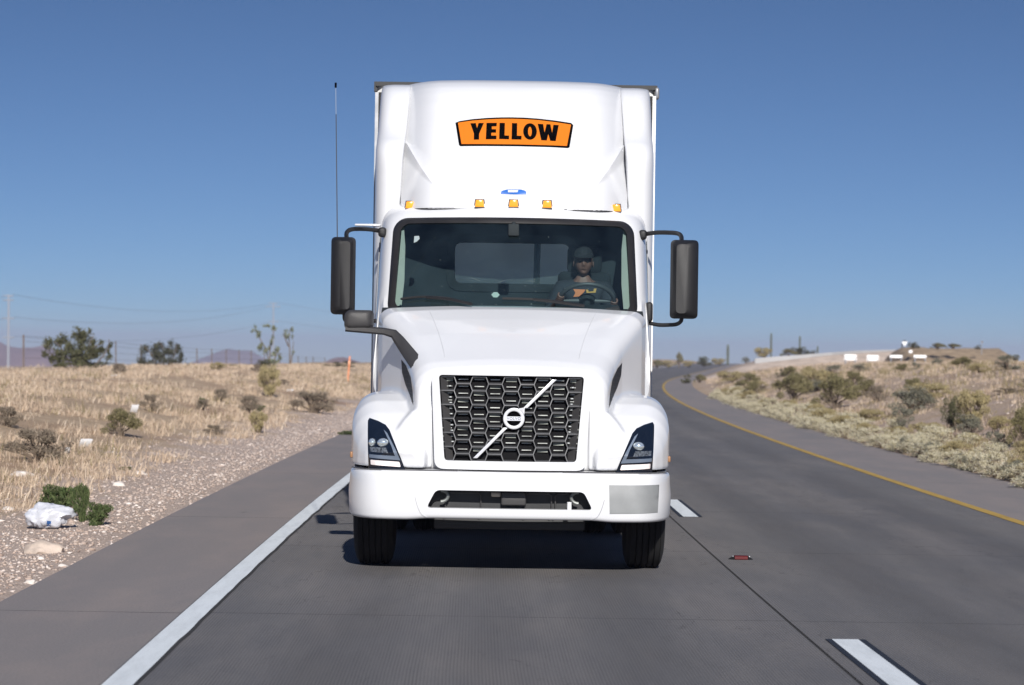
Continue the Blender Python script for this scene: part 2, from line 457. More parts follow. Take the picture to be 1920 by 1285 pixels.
# far outer rim of the carriageway, a pale concrete kerb
# ground sheet
def ground_mat():
    k = NT('desert_ground'); uv = k.n('ShaderNodeUVMap').outputs[0]
    sep = k.n('ShaderNodeSeparateXYZ'); k.l(uv, sep.inputs[0])
    geo = k.n('ShaderNodeNewGeometry').outputs['Position']
    big = k.noise(geo, .12, 6, .6); mid = k.noise(geo, .7, 6, .65); fine = k.noise(geo, 9, 6, .75); peb = k.noise(geo, 38, 3, .6)
    c = k.mix(k.rng(mid, .35, .65), (.40, .30, .205), (.50, .385, .27))
    c = k.mix(k.rng(big, .50, .64, 0, .75), c, (.30, .185, .125))
    c = k.mix(k.rng(fine, .42, .72, 0, .75), c, (.25, .18, .125))
    dist_l = k.math('SUBTRACT', k.math('MULTIPLY', sep.outputs[0], -1), 3.42)
    edge = k.math('ADD', dist_l, k.rng(mid, .3, .7, -1.2, 1.2))
    gl = k.math('MULTIPLY', k.rng(edge, 2.6, 1.4), k.rng(dist_l, -.5, 0))
    g = k.mix(k.rng(fine, .35, .65), (.50, .405, .345), (.37, .285, .235))
    g = k.mix(k.rng(peb, .55, .66, 0, .7), g, (.62, .55, .50))
    c = k.mix(gl, c, g)
    dist_r = k.math('SUBTRACT', sep.outputs[0], 7.1)
    gr = k.math('MULTIPLY', k.rng(dist_r, 0, .6), k.rng(mid, .40, .62, 0, .85))
    c = k.mix(gr, c, k.mix(k.rng(peb, .45, .68), (.37, .28, .235), (.50, .42, .37)))
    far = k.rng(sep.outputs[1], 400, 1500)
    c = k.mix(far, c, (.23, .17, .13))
    k.l(c, k.b.inputs['Base Color']); k.b.inputs['Roughness'].default_value = .95; k.b.inputs['Specular IOR Level'].default_value = .15
    k.bump(k.math('ADD', k.math('MULTIPLY', fine, 1.0), k.math('MULTIPLY', peb, .35)), .9, .05)
    return k.m
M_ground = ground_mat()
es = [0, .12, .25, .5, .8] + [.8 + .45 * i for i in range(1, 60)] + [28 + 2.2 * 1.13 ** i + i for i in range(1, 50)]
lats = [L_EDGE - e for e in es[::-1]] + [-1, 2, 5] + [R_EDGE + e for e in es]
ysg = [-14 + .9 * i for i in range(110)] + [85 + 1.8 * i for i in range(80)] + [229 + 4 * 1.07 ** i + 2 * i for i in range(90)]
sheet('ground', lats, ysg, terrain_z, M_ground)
# ------------------------------------------------------------------ the truck
W_ = mat('white_truck_paint', (.615, .626, .648), .32, coat=.5, var=.015, scale=2)
BLK = mat('black_moulded_plastic', (.007, .007, .0082), .55, var=.2, bump=.25, bscale=220)
GRY = mat('grey_moulded_plastic', (.032, .031, .032), .55, var=.15, bump=.2, bscale=200)
RUB = mat('black_rubber', (.014, .014, .015), .75, var=.3)
TYR = mat('tyre_rubber', (.0045, .0045, .005), .95, var=.35, bump=.3, bscale=90)
DRK = mat('dark_chassis_steel', (.016, .017, .019), .6, var=.3)
ALU = mat('brushed_aluminium', (.55, .56, .58), .35, metal=.9, var=.1)
CHR = mat('bright_chrome', (.8, .81, .83), .12, metal=1.0, var=.03)
ORG = mat('orange_vinyl', (.60, .155, .008), .6, var=.02, spec=.2)
INK = mat('black_vinyl', (.0025, .0025, .003), .9, var=.1, spec=.0)
AMB = mat('amber_lens', (.85, .33, .02), .18, coat=1, var=.1)
BLU = mat('blue_badge', (.008, .10, .40), .3, var=.1)
SLV = mat('silver_trim', (.72, .73, .76), .28, metal=.35, var=.03)
FIN2 = mat('radiator_slat', (.40, .41, .39), .4, metal=.5, var=.5, scale=9)
FIN = mat('radiator_fins', (.22, .235, .21), .5, metal=.2, var=.75, scale=75, stretch=(.04, 1, 1))
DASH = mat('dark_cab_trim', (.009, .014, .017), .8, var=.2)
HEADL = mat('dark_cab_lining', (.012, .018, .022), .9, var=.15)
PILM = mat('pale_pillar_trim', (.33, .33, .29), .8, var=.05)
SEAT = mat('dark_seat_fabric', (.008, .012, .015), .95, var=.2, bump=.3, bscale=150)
GLS = glass_mat('windscreen_glass', (.68, .81, .82), .04)
DGL = mat('dark_side_glass', (.02, .03, .035), .06, spec=.6, var=.1)
LENS = mat('headlamp_lens', (.80, .88, .90), .06, metal=.8, var=.1)
LBLK = mat('headlamp_black', (.005, .008, .015), .15, coat=.35, var=.2)
LGRY = mat('headlamp_bezel', (.13, .16, .21), .3, var=.1)
DRL = mat('white_light_bar', (.88, .80, .78), .25, var=.03)

truck = empty('semi_truck', (0, TY, 0))
tag(truck, 'white day cab semi truck with orange YELLOW sign above its windscreen, driving towards the viewer', 'truck')

# --- hood and fenders, one moulded shell
def hood_sec(y, w, zt, r, zb, crown=.03, n=10):
    pts = []
    pts.append((-w * 1.0, zb))
    for k in range(n + 1):
        a = math.pi - math.pi / 2 * k / n
        pts.append((-w + r + r * math.cos(a), zt - r * .8 + r * .8 * math.sin(a)))
    for k in range(1, 8):
        t = k / 8; x = lerp(-w + r, w - r, t); pts.append((x, zt + crown * (1 - (2 * t - 1) ** 2)))
    for k in range(n + 1):
        a = math.pi / 2 - math.pi / 2 * k / n
        pts.append((w - r + r * math.cos(a), zt - r * .8 + r * .8 * math.sin(a)))
    pts.append((w, zb))
    return [Vector((x, y + .10 * (x / .8) ** 2 * max(0, 1 - y / .9), z)) for x, z in pts]
hb = MB()
hb.loft([hood_sec(y, w, zt, r, zb) for y, w, zt, r, zb in [
    (.18, .715, 1.535, .20, .80), (.225, .745, 1.575, .20, .80), (.32, .765, 1.625, .19, .80), (.55, .805, 1.715, .18, .85),
    (.85, .875, 1.835, .17, .95), (1.15, .975, 1.945, .16, 1.0), (1.4, 1.06, 2.03, .14, 1.0), (1.62, 1.10, 2.062, .12, 1.0), (1.95, 1.12, 2.05, .12, 1.0)]])
def fender_ring(y, xi, xo, zt, r, zb=.815, n=8):
    pts = [(xi, zb)]
    for k in range(n + 1):
        a = math.pi - math.pi / 2 * k / n; pts.append((xi + r + r * math.cos(a), zt - r + r * math.sin(a)))
    for k in range(n + 1):
        a = math.pi / 2 - math.pi / 2 * k / n; pts.append((xo - r + r * math.cos(a), zt - r + r * math.sin(a)))
    pts.append((xo, zb)); return pts
for s in (-1, 1):
    rings = []
    for y, xi, xo, zt, r in [(.10, .66, 1.03, .93, .10), (.16, .64, 1.12, 1.02, .14), (.26, .62, 1.185, 1.12, .18), (.42, .62, 1.232, 1.225, .20),
                             (.62, .64, 1.250, 1.315, .22), (.85, .70, 1.250, 1.365, .21), (1.1, .8, 1.246, 1.38, .19), (1.35, .9, 1.238, 1.365, .18), (1.6, .95, 1.22, 1.30, .14)]:
        rr = fender_ring(y, xi, xo, zt, r)
        rings.append([Vector((s * x, y + .30 * max(0, (x - .72) / .5) ** 2.2 * max(0, 1 - y / .8), z)) for x, z in rr])
    hb.loft(rings)
for s in (-1, 1):                                     # the flat face beside the grille that runs into the lamps
    PZ = [(.60, .815), (.98, .815), (.985, .93), (.91, 1.06), (.83, 1.17), (.76, 1.25), (.60, 1.30)]
    hb.loft([[Vector((s * (x * f + .60 * (1 - f)), y + .14 * max(0, x - .55) ** 1.2, z * g + .815 * (1 - g))) for x, z in PZ] for y, f, g in ((.195, .94, .95), (.215, 1, 1), (.40, 1.02, 1.03), (.75, 1.05, 1.05))])
hood = hb.build('hood', W_, truck)
m = hood.modifiers.new('r', 'REMESH'); m.mode = 'VOXEL'; m.voxel_size = .0135; m.use_smooth_shade = True
m = hood.modifiers.new('s', 'SMOOTH'); m.factor = .5; m.iterations = 9
baked(hood); finish(hood, True, 80)
hd = bvh_depth(hood, .6)
def hoodtop(x, y):
    t = hoodtop.t
    h = t.ray_cast(Vector((x, y, 4)), Vector((0, 0, -1))); return h[0].z
hoodtop.t = BVHTree.FromPolygons([v.co for v in hood.data.vertices], [tuple(p.vertices) for p in hood.data.polygons])

def plate(name, poly, depth, off, thick, m, parent, grid=.03, holes=(), angle=40):
    V, Fc = patch(poly, depth, off, thick, grid, holes)
    return mesh_obj(name, V, Fc, m, parent, True, angle)

# raised edges of the hood's centre panel: thin grey lines imitate the shading of the crease
for s in (-1, 1):
    pts = []
    for t in range(13):
        y = lerp(.42, 1.5, t / 12); x = s * lerp(.52, .70, (t / 12) ** 1.2)
        pts.append((x, y, hoodtop(x, y) - .0015))
    MB().tube(pts, .0035, 5).build('crease_seam_line', mat('crease_shade_grey', (.45, .46, .48), .6), hood)
# side air vents in the hood
vent_px = [(752, 680), (762, 690), (774, 712), (779, 738), (781, 764), (772, 745), (762, 726), (754, 704)]
for s in (-1, 1):
    poly = [(s * (963 - u) * (TY + .5) / F * 1.0, sz(v - 2, .5)) for u, v in vent_px]
    poly = [(x, z) for x, z in poly]
    vt = plate('air_vent', poly, hd, .006, .03, BLK, hood, .012)
    bars = MB()
    for k in range(9):
        z = lerp(sz(690, .5), sz(755, .5), k / 8)
        xs = [p[0] for p in densify(poly, .004) if abs(p[1] - z) < .006]
        if len(xs) > 1:
            a, b = min(xs), max(xs)
            bars.tube([(lerp(a, b, q), hd(lerp(a, b, q), z) - .012, z) for q in (.08, .5, .92)], .0035, 4)
    if bars.v: bars.build('vent_mesh', GRY, vt)

# --- bumper
def bump_path(n=61):
    P = []
    for i in range(n):
        t = -1 + 2 * i / (n - 1); x = 1.25 * math.sin(t * math.pi / 2)
        q = max(0, (abs(x) - .90) / .35); y = .07 * (x / 1.2) ** 2 + .52 * (1 - math.sqrt(max(0, 1 - min(1, q) ** 2.6)))
        P.append(Vector((x, y, 0)))
    P = [Vector((-1.25, .82, 0))] + P + [Vector((1.25, .82, 0))]
    return P
bp_ = bump_path(); rings = []
ZT, ZB = .795, .437
for i, p in enumerate(bp_):
    t = (bp_[min(i + 1, len(bp_) - 1)] - bp_[max(i - 1, 0)]).normalized(); nrm = Vector((t.y, -t.x, 0))
    zb = ZB - .012 * sstep(.6, .8, abs(p.x)); r = .035
    prof = [(-.10, zb), (-.03, zb)] + [(-.035 + .035 * math.cos(a), zb + r - r * math.sin(a)) for a in (1.3, .9, .5, .1)] + [(.006, zb + .10), (.010, .62), (.0, .72)] + \
           [(-.035 + .035 * math.cos(a) - .002, ZT - r + r * math.sin(a)) for a in (.1, .6, 1.1, 1.5)] + [(-.10, ZT)]
    rings.append([p + nrm * d + Vector((0, 0, z)) for d, z in prof])
bumper = MB().loft(rings).build('bumper', W_, truck)
slot = round_poly([(sx(-156, 0), .518), (sx(156, 0), .518), (sx(139, 0), .655), (sx(-139, 0), .655)], .035)
cut = MB().loft([[Vector((x, y, z)) for x, z in slot] for y in (-.2, .5)]).build('cutter', None, truck)
boolean(bumper, cut)
bd = bvh_depth(bumper, .1)
def bdepth(x, z): return min(bd(x, min(max(z, .47), .78)), .8)
# seams of the corner caps
for s in (-1, 1):
    pts = [(s * x, 0, z) for x, z in [(.625, .445), (.67, .47), (.70, .53), (.72, .60)]]
    pts = [(x, bd(x, z) - .0005, z) for x, _, z in smooth_path(pts)]
    MB().tube(pts, .0035, 5).build('crease_seam_line', mat('seam_grey', (.4, .41, .43), .6), bumper)
ins = MB(); ins.box((0, .19, .59), (1.34, .02, .20)); ins.build('slot_backing', DRK, bumper)
for x0, x1 in ((-.49, -.22), (.12, .32), (.35, .46)):
    m_ = MB(); m_.tube([(x0, .15, .50), (x0, .15, .61), (x0 + .02, .15, .63), (x1 - .02, .15, .63), (x1, .15, .61), (x1, .15, .50)], .006, 6)
    m_.build('slot_frame', GRY, bumper)
b_ = MB().box((.03, .13, .59), (.19, .06, .10)).build('radar_box', GRY, bumper); bevel(b_, .012)
b_ = MB(); b_.box((-.105, .135, .62), (.075, .03, .035)); bevel(b_.build('sensor', mat('tan_sensor', (.35, .31, .26), .4), bumper), .01)
for s in (-1, 1):
    MB().tube([(s * .525 + .055 * math.cos(a), .10, .605 + .042 * math.sin(a)) for a in [math.pi * .5 + s * math.pi * k / 10 for k in range(11)]], .013, 8).build('tow_eye', mat('tow_eye_steel', (.16, .17, .165), .4, metal=.5), bumper)
MB().tube([(.455, .07, .515), (.455, .07, .575)], .018, 10).build('tow_pin', W_, bumper)
# gap line between bumper and hood
for s in (-1, 1):
    g_ = MB()
    pts = [(s * x, bdepth(s * x, .76) + .035, .801) for x in [.40 + .0275 * k for k in range(31)]]
    g_.tube(pts, .005, 6)
    g_.build('bumper_gap', mat('gap_grey', (.07, .07, .075), .7), bumper)
# plain grey plate area at the corner of the bumper
pl = [px(u, v, .25) for u, v in [(1140, 907), (1235, 908), (1232, 960), (1141, 960)]]
plate('grey_plate', pl, bdepth, .005, .01, mat('grey_plate', (.225, .235, .24), .5, var=.16, scale=5), bumper, .03)
ad = MB().box((0, .33, .385), (1.16, .05, .085)).build('air_dam', mat('air_dam_rubber', (.035, .035, .036), .7), truck); bevel(ad, .01)
# white ledge that closes the gap between bumper and hood
R = []
for k in range(33):
    x = -.98 + 1.96 * k / 32; y0 = bdepth(x, .76)
    R.append([Vector((x, y0 + .012, .796)), Vector((x, y0 + .20, .806)), Vector((x, y0 + .20, .785)), Vector((x, y0 + .012, .782))])
MB().loft(R).build('bumper_ledge', W_, bumper)
# side marker lamps on the fenders
for s in (-1, 1):
    b_ = MB().box((s * 1.245, .62, sz(858, .5)), (.022, .05, .05)).build('side_marker', mat('marker_brown', (.30, .16, .08), .3), truck); bevel(b_, .01)

# --- grille
def gd(x, z): return .035 + .10 * (x / .6) ** 2
def gpoly(ht, hb_, vt, vb, r): return round_poly([(-hb_, vb), (hb_, vb), (ht, vt), (-ht, vt)], r, 5)
zt_o, zb_o = sz(697, .1), sz(882, .05); zt_i, zb_i = sz(705, .1), sz(866, .05)
go = gpoly(sx(150.5, .1), sx(142, .1), zt_o, zb_o, .075); gi = gpoly(sx(136.5, .1), sx(123.5, .1), zt_i, zb_i, .03)
fr = plate('grille_surround', go, gd, .0, .13, W_, truck, .04, [gi], 30)
bevel(fr, .016, 3)
rb = gpoly(sx(134, .1) + .01, sx(121, .1) + .01, zt_i + .01, zb_i - .01, .03)
back = plate('radiator', rb, lambda x, z: gd(x, z) + .085, 0, .01, mat('radiator_black', (.010, .010, .011), .9, spec=.05), truck, .08)
rr_ = random.Random(3)
pc, pr = sx(30, .1), (zt_i - zb_i) / 6.12
for i in range(-4, 5):
    for j in range(14):
        z = zt_i - .03 - j * pr / 2
        if (i + j) % 2 == 0 and (i + j) % 4 == 0 and j < 11 and rr_.random() < .95:
            fb = MB()
            fb.box((i * pc, gd(i * pc, z) + .072, z - .004), (pc * .66, .006, .026)); fb.build('cooling_fin', FIN, back, False)
        elif j < 11:
            fb = MB(); fb.box((i * pc, gd(i * pc, z) + .070, z - .002), (pc * .60, .006, .007)); fb.build('cooling_fin', FIN2, back, False)
for s in (-1, 1):
    for k in range(12):
        z = lerp(zt_i - .085, zb_i + .10, k / 11); lug = MB(); lug.box((s * (.485 - .03 * k / 11) * .97, gd(.48, z) + .07, z), (.026, .02, .013)); bevel(lug.build('radiator_clip', mat('dull_clip', (.34, .36, .37), .4, metal=.4), back), .004, 1)
gm = MB(); ge = MB()
def hw_in(z): return lerp(sx(124, .1), sx(137, .1), (z - zb_i) / (zt_i - zb_i)) - .008
def seg(x0, z0, x1, z1):
    for x, z in ((x0, z0), (x1, z1)):
        if z > zt_i + .004 or z < zb_i - .004: return
    if abs((x0 + x1) / 2) > hw_in((z0 + z1) / 2): return
    x0 = max(-hw_in(z0), min(hw_in(z0), x0)); x1 = max(-hw_in(z1), min(hw_in(z1), x1))
    d = Vector((x1 - x0, 0, z1 - z0)); n = Vector((-d.z, 0, d.x)).normalized() * .0060
    R = []
    R2_ = []
    for x, z in ((x0, z0), (x1, z1)):
        y = gd(x, z) + .030; e = d.normalized() * (.002 if (x, z) == (x1, z1) else -.002); m2 = n * (.42)
        R2_.append([Vector((x, y - .006, z)) + m2 + e, Vector((x, y - .006, z)) - m2 + e, Vector((x, y + .006, z)) - m2 + e, Vector((x, y + .006, z)) + m2 + e])
    ge.loft(R2_)
    if abs(d.z) < 1e-6: n = n * 2.0
    for x, z in ((x0, z0), (x1, z1)):
        y = gd(x, z) + .035
        R.append([Vector((x, y, z)) + n, Vector((x, y - .008, z)) + n * .2, Vector((x, y, z)) - n, Vector((x, y + .022, z)) - n, Vector((x, y + .022, z)) + n])
    gm.loft(R)
fl = pc * .42; sl = pc - 2 * fl                       # half the flat edge, sloping run between columns
for i in range(-5, 6):
    for j in range(-1, 8):
        cz = zt_i - .012 - j * pr - (pr / 2 if i % 2 else 0); cx = i * pc
        seg(cx - fl, cz, cx + fl, cz)
        # to the neighbouring column: up and down half a row, meeting at a short upright
        nz = cz + pr / 2
        seg(cx + fl, cz, cx + fl + sl, nz)
        seg(cx + fl, cz, cx + fl + sl, cz - pr / 2)
gmo = gm.build('grille_mesh', mat('grille_dark', (.030, .031, .033), .45, var=.15), truck, False)
ge.build('grille_edge', mat('grille_edge_grey', (.20, .20, .205), .35, metal=.3, var=.15), gmo, False)
for s in (-1, 1):
    sk = MB()
    for z0, z1 in ((zb_i, zt_i),):
        R = []
        for z in (z0 + .01, z1 - .01):
            h = lerp(sx(121, .1), sx(134, .1), (z - zb_i) / (zt_i - zb_i))
            R.append([Vector((s * h, gd(h, z) + .02, z)), Vector((s * (h - .055), gd(h, z) + .060, z)), Vector((s * (h - .055), gd(h, z) + .078, z)), Vector((s * h, gd(h, z) + .10, z))])
        sk.loft(R)
    sk.build('grille_cheek', GRY, truck)
# diagonal bar and round badge
def bar(u0, v0, u1, v1, w):
    a = px(u0, v0, .08); b = px(u1, v1, .08)
    d = Vector((b[0] - a[0], b[1] - a[1])).normalized(); n = Vector((-d.y, d.x)) * w / 2
    e = Vector((w / 2 * .9, 0))
    poly = [(a[0] - e.x, a[1]), (a[0] + e.x, a[1]), (b[0] + e.x, b[1]), (b[0] - e.x, b[1])]
    return poly
for q in ((891, 859, 948, 802), (985, 765, 1040, 712)):
    p = bar(*q, .034)
    V, Fc = patch(p, lambda x, z: gd(x, z) + .004, 0, .03, .03); bb_ = mesh_obj('badge_bar', V, Fc, SLV, truck); bevel(bb_, .004)

bx_, bz_ = px(963.5, 785, .06)
def circ(r, n=40, a0=0, a1=2 * math.pi): return [(bx_ + r * math.cos(a0 + (a1 - a0) * k / n), bz_ + r * math.sin(a0 + (a1 - a0) * k / n)) for k in range(n)]
bdisc = lambda x, z: gd(x, z) - .002
badge = plate('badge', circ(.082), bdisc, .008, .045, SLV, truck, .03, [circ(.056)]); bevel(badge, .006)
arrow = [(bx_ + .055, bz_ + .055), (bx_ + .030, bz_ + .078), (bx_ + .082, bz_ + .084), (bx_ + .080, bz_ + .030)]
bevel(plate('badge_arrow', arrow, bdisc, .012, .02, SLV, badge, .03), .003)
plate('badge_backing', circ(.092), bdisc, -.012, .03, INK, badge, .03)
plate('badge_band', [(bx_ - .060, bz_ - .016), (bx_ + .060, bz_ - .016), (bx_ + .060, bz_ + .016), (bx_ - .060, bz_ + .016)], bdisc, .010, .02, SLV, badge, .03)
fc = bpy.data.curves.new('badge_text', 'FONT'); fc.body = 'VOLVO'; fc.size = .030; fc.align_x = 'CENTER'; fc.align_y = 'CENTER'; fc.extrude = .001; fc.space_character = 1.1
fo = bpy.data.objects.new('lettering', fc); COL.objects.link(fo)
fo.parent = badge; fo.rotation_euler = (math.pi / 2, 0, 0); fo.location = (bx_, gd(bx_, bz_) - .0135, bz_)
fm = baked_me = bpy.data.meshes.new_from_object(fo.evaluated_get(bpy.context.evaluated_depsgraph_get()))
fm.transform(Matrix.Translation(fo.location) @ Matrix.Rotation(math.pi / 2, 4, 'X'))
bpy.data.objects.remove(fo); fm.materials.clear(); fm.materials.append(mat('badge_letter_grey', (.12, .14, .2), .5))
fo = bpy.data.objects.new('lettering', fm); COL.objects.link(fo); fo.parent = badge

# --- headlights
hl = [(687, 790), (690, 785), (707, 790), (722, 797), (730, 806), (742, 832), (752, 855), (763, 885), (691, 880)]
def HL(u, v, s, y=.25):                                  # photograph pixel on the left lamp -> either side
    x, z = px(u, v, y); return (x if s < 0 else -x + .004, z)
hd_fast = {}
def hdc(x, z):
    x = max(-1.2, min(1.2, x)); return hd(x, max(z, .83))
for s in (-1, 1):
    lamp = plate('headlight', [HL(u, v, s) for u, v in hl], hdc, .008, .03, LBLK, truck, .02)
    bez = [(719, 806), (726, 812), (743, 842), (752, 862), (692, 858), (692, 852), (742, 854), (735, 836)]
    plate('lamp_bezel', [HL(u, v, s) for u, v in bez], hdc, .012, .01, LGRY, lamp, .015)
    plate('light_bar', round_poly([HL(u, v, s) for u, v in [(694.5, 862), (750, 865), (752.5, 874.5), (695, 871)]], .008), hdc, .014, .012, DRL, lamp, .015)
    plate('reflector', [HL(u, v, s) for u, v in [(693, 838), (725, 839), (729, 849), (694, 847)]], hdc, .011, .01, mat('lamp_reflector', (.25, .27, .28), .25, metal=.7, var=.8, scale=60), lamp, .01)
    for (u, v, rx, rz, on) in ((719, 830, 11, 8.5, 1), (698, 830, 7, 8, s < 0)):
        if not on: continue
        cx, cz = HL(u, v, s); cy = hdc(cx, cz)
        R = []; lens = MB()
        for k in range(6):
            a = k / 5 * math.pi / 2
            R.append([Vector((cx + rx * .0041 * math.cos(a) * math.cos(b), cy - .008 - .03 * math.sin(a), cz + rz * .0041 * math.cos(a) * math.sin(b))) for b in [2 * math.pi * q / 20 for q in range(20)]])
        lens.loft(R); lens.build('lamp_lens', LENS, lamp)

# --- cab shell with the windscreen opening
def S(x, z): return 1.50 + .72 * (z - 2.06) + .36 * x * x
def rr(hwb, hwt, z0, z1, r, q=7, m=8):
    pts = []
    C = [(1, 1, 0), (-1, 1, 90), (-1, -1, 180), (1, -1, 270)]
    for ci, (sx_, sz_, a0) in enumerate(C):
        for k in range(q + 1):
            a = math.radians(a0 + 90 * k / q)
            z = (z1 - r if sz_ > 0 else z0 + r) + r * math.sin(a); hw = lerp(hwb, hwt, (z - z0) / (z1 - z0))
            pts.append((sx_ * (hw - r) + r * math.cos(a), z))
        nsx, nsz, na = C[(ci + 1) % 4]
        a = math.radians(a0 + 90)
        ze = pts[-1][1]; xe = pts[-1][0]
        z2 = (z1 - r if nsz > 0 else z0 + r) + r * math.sin(a); hw2 = lerp(hwb, hwt, (z2 - z0) / (z1 - z0)); x2 = nsx * (hw2 - r) + r * math.cos(a)
        for k in range(1, m): pts.append((lerp(xe, x2, k / m), lerp(ze, z2, k / m)))
    return pts
r0 = rr(.985, .965, 2.055, 2.795, .085); r1 = rr(1.048, 1.028, 1.985, 2.845, .125); r2 = rr(1.085, 1.068, 1.94, 2.905, .16)
r3 = rr(1.125, 1.115, 1.88, 2.955, .19); r4 = rr(1.160, 1.145, 1.25, 2.985, .2); r5 = rr(1.160, 1.145, 1.20, 2.985, .2)
rg = [[Vector((x, S(x, z) + .006, z)) for x, z in r1], [Vector((x, S(x, z) + .012, z)) for x, z in r2], [Vector((x, S(x, z) + .10, z)) for x, z in r3],
      [Vector((x, min(2.72, S(x, max(z, 1.7)) + .24), z)) for x, z in r4], [Vector((x, 2.88, z)) for x, z in r5]]
cab = MB().loft(rg, caps=False).build('cab', W_, truck, True, 30)
rim = MB().loft([[Vector((x, S(x, z) + .03, z)) for x, z in r0], [Vector((x, S(x, z) - .004, z)) for x, z in r0], [Vector((x, S(x, z) - .010, z)) for x, z in [((a[0] + b[0]) / 2, (a[1] + b[1]) / 2) for a, b in zip(r0, r1)]], [Vector((x, S(x, z) - .002, z)) for x, z in r1], [Vector((x, S(x, z) + .03, z)) for x, z in r1]], caps=False)
rim.build('windshield_frame', mat('windscreen_surround', (.016, .015, .015), .4, var=.2), truck, True, 60)
V, Fc = patch([(x * 1.01, z) for x, z in r0], S, -.010, 0, .08)
glass = mesh_obj('windshield', V, Fc, GLS, truck)
# sticker and grit marks on the glass
def on_glass(u, v, y=1.6):
    for _ in range(4):
        x, z = px(u, v, y); y = S(x, z)
    return x, z
x_, z_ = on_glass(929, 553)
plate('sticker', [(x_ - .035, z_), (x_ - .015, z_ + .022), (x_ + .015, z_ + .022), (x_ + .035, z_), (x_ + .015, z_ - .022), (x_ - .015, z_ - .022)], S, .0, .003, mat('green_sticker', (.15, .25, .23), .6), glass, .02)
x_, z_ = on_glass(781, 449)
plate('sticker', [(x_ - .022, z_ - .03), (x_ + .004, z_ - .02), (x_ + .026, z_ + .004), (x_ + .02, z_ + .03), (x_ - .02, z_ + .028)], S, 0, .003, mat('white_sticker', (.30, .36, .37), .6), glass, .02)
gr_ = MB(); r9 = random.Random(5)
for _ in range(46):
    x = r9.gauss(-.02, .3); z = 2.1 + r9.random() ** 1.3 * .6
    if abs(x) > .9: continue
    q = r9.uniform(.0012, .0035); a = r9.random() * 3
    gr_.add([(x + q * math.cos(a + t), S(x, z) + .003, z + q * math.sin(a + t)) for t in (0, 1.6, 3.1, 4.7)], [(0, 1, 2, 3)])
for u0, v0, u1, v1 in ((884, 521, 900, 527), (935, 530, 947, 525), (990, 527, 1003, 528)):
    a = on_glass(u0, v0); b = on_glass(u1, v1); gr_.tube([(lerp(a[0], b[0], t), S(lerp(a[0], b[0], t), lerp(a[1], b[1], t)) + .004, lerp(a[1], b[1], t)) for t in (0, .5, 1)], [.0006, .0014, .0006], 4)
gr_.build('dirt_fleck', mat('dried_dirt', (.20, .25, .25), .8), glass)
# wipers
def wiper(pts, arm):
    w = MB(); P = []
    for u, v in pts:
        x, z = on_glass(u, v); P.append((x, S(x, z) - .03, z))
    w.tube(smooth_path(P), .010, 6); wo = w.build('wiper', RUB, truck)
    a = MB(); P = []
    for u, v in arm:
        x, z = on_glass(u, v); P.append((x, S(x, z) - .055, z))
    a.tube(smooth_path(P), [.012] * 6 + [.018] * 100 if False else .013, 6); a.build('wiper_arm', BLK, wo)
wiper([(752, 561), (790, 557), (835, 559), (862, 565)], [(800, 558), (845, 562), (885, 571)])
wiper([(942, 560), (985, 561), (1030, 564), (1070, 570)], [(1000, 562), (1045, 567), (1095, 574)])

# --- interior
dk = MB(); dk.loft([[Vector((x, y, z)) for x, z in [(-1.08, 1.3), (1.08, 1.3), (1.08, zt - .02), (.6, zt), (-.6, zt), (-1.08, zt - .02)]] for y, zt in ((1.62, 2.05), (1.75, 2.085), (1.98, 2.075), (2.06, 2.0))])
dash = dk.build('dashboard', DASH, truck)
bn = MB().loft([[Vector((x, y, z)) for x, z in [(.32, 2.02), (.92, 2.02), (.88, zt), (.36, zt)]] for y, zt in ((1.74, 2.085), (1.84, 2.115), (2.0, 2.12))]).build('instrument_hood', DASH, dash)
lin = MB()
lin.box((0, 2.72, 2.88), (2.0, .20, .05)); lin.box((0, 2.44, 2.865), (1.1, .40, .04))
wy = 2.82; x0, x1, z0, z1 = sx(-110, wy), sx(106, wy), sz(533, wy), sz(456, wy)
lin.box(((-1.12 + x0) / 2, wy, 2.1), (x0 + 1.12, .05, 1.55)); lin.box(((1.12 + x1) / 2, wy, 2.1), (1.12 - x1, .05, 1.55))
lin.box(((x0 + x1) / 2, wy, (z1 + 2.87) / 2), (x1 - x0, .05, 2.87 - z1)); lin.box(((x0 + x1) / 2, wy, (1.33 + z0) / 2), (x1 - x0, .05, z0 - 1.33))
for s in (-1, 1): lin.box((s * 1.10, 2.66, 2.0), (.03, .36, 1.3))
lin.box((0, 2.2, 1.33), (2.2, 1.3, .04))
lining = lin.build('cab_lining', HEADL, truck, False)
wf = MB().loft([[Vector((x, y, z)) for x, z in round_poly([(x0 + a, z0 + a), (x1 - a, z0 + a), (x1 - a, z1 - a), (x0 + a, z1 - a)], .07 - a)] for a, y in ((-.07, 2.785), (.0, 2.775), (.004, 2.80))], caps=False).build('rear_window_frame', DASH, lining)
rgls = glass_mat('rear_glass', (.96, .98, .97), .02, (.05, .09), (.50, .60, .56))  # denser pale film, brightens the rear pane by colour
V, Fc = patch(round_poly([(x0, z0), (x1, z0), (x1, z1), (x0, z1)], .05), lambda x, z: wy + .01, 0, 0, .2)
mesh_obj('rear_window', V, Fc, rgls, truck)
for s in (-1, 1):
    R = []
    for z, w in ((2.085, .055), (2.3, .06), (2.6, .042), (2.775, .015)):
        xo = s * lerp(.985, .955, (z - 2.06) / .73); y = S(xo, z) + .05
        R.append([Vector((xo, y, z)), Vector((xo - s * w, y + .02, z)), Vector((xo - s * w, y + .05, z)), Vector((xo, y + .05, z))])
    MB().loft(R).build('pillar_trim', PILM, lining)
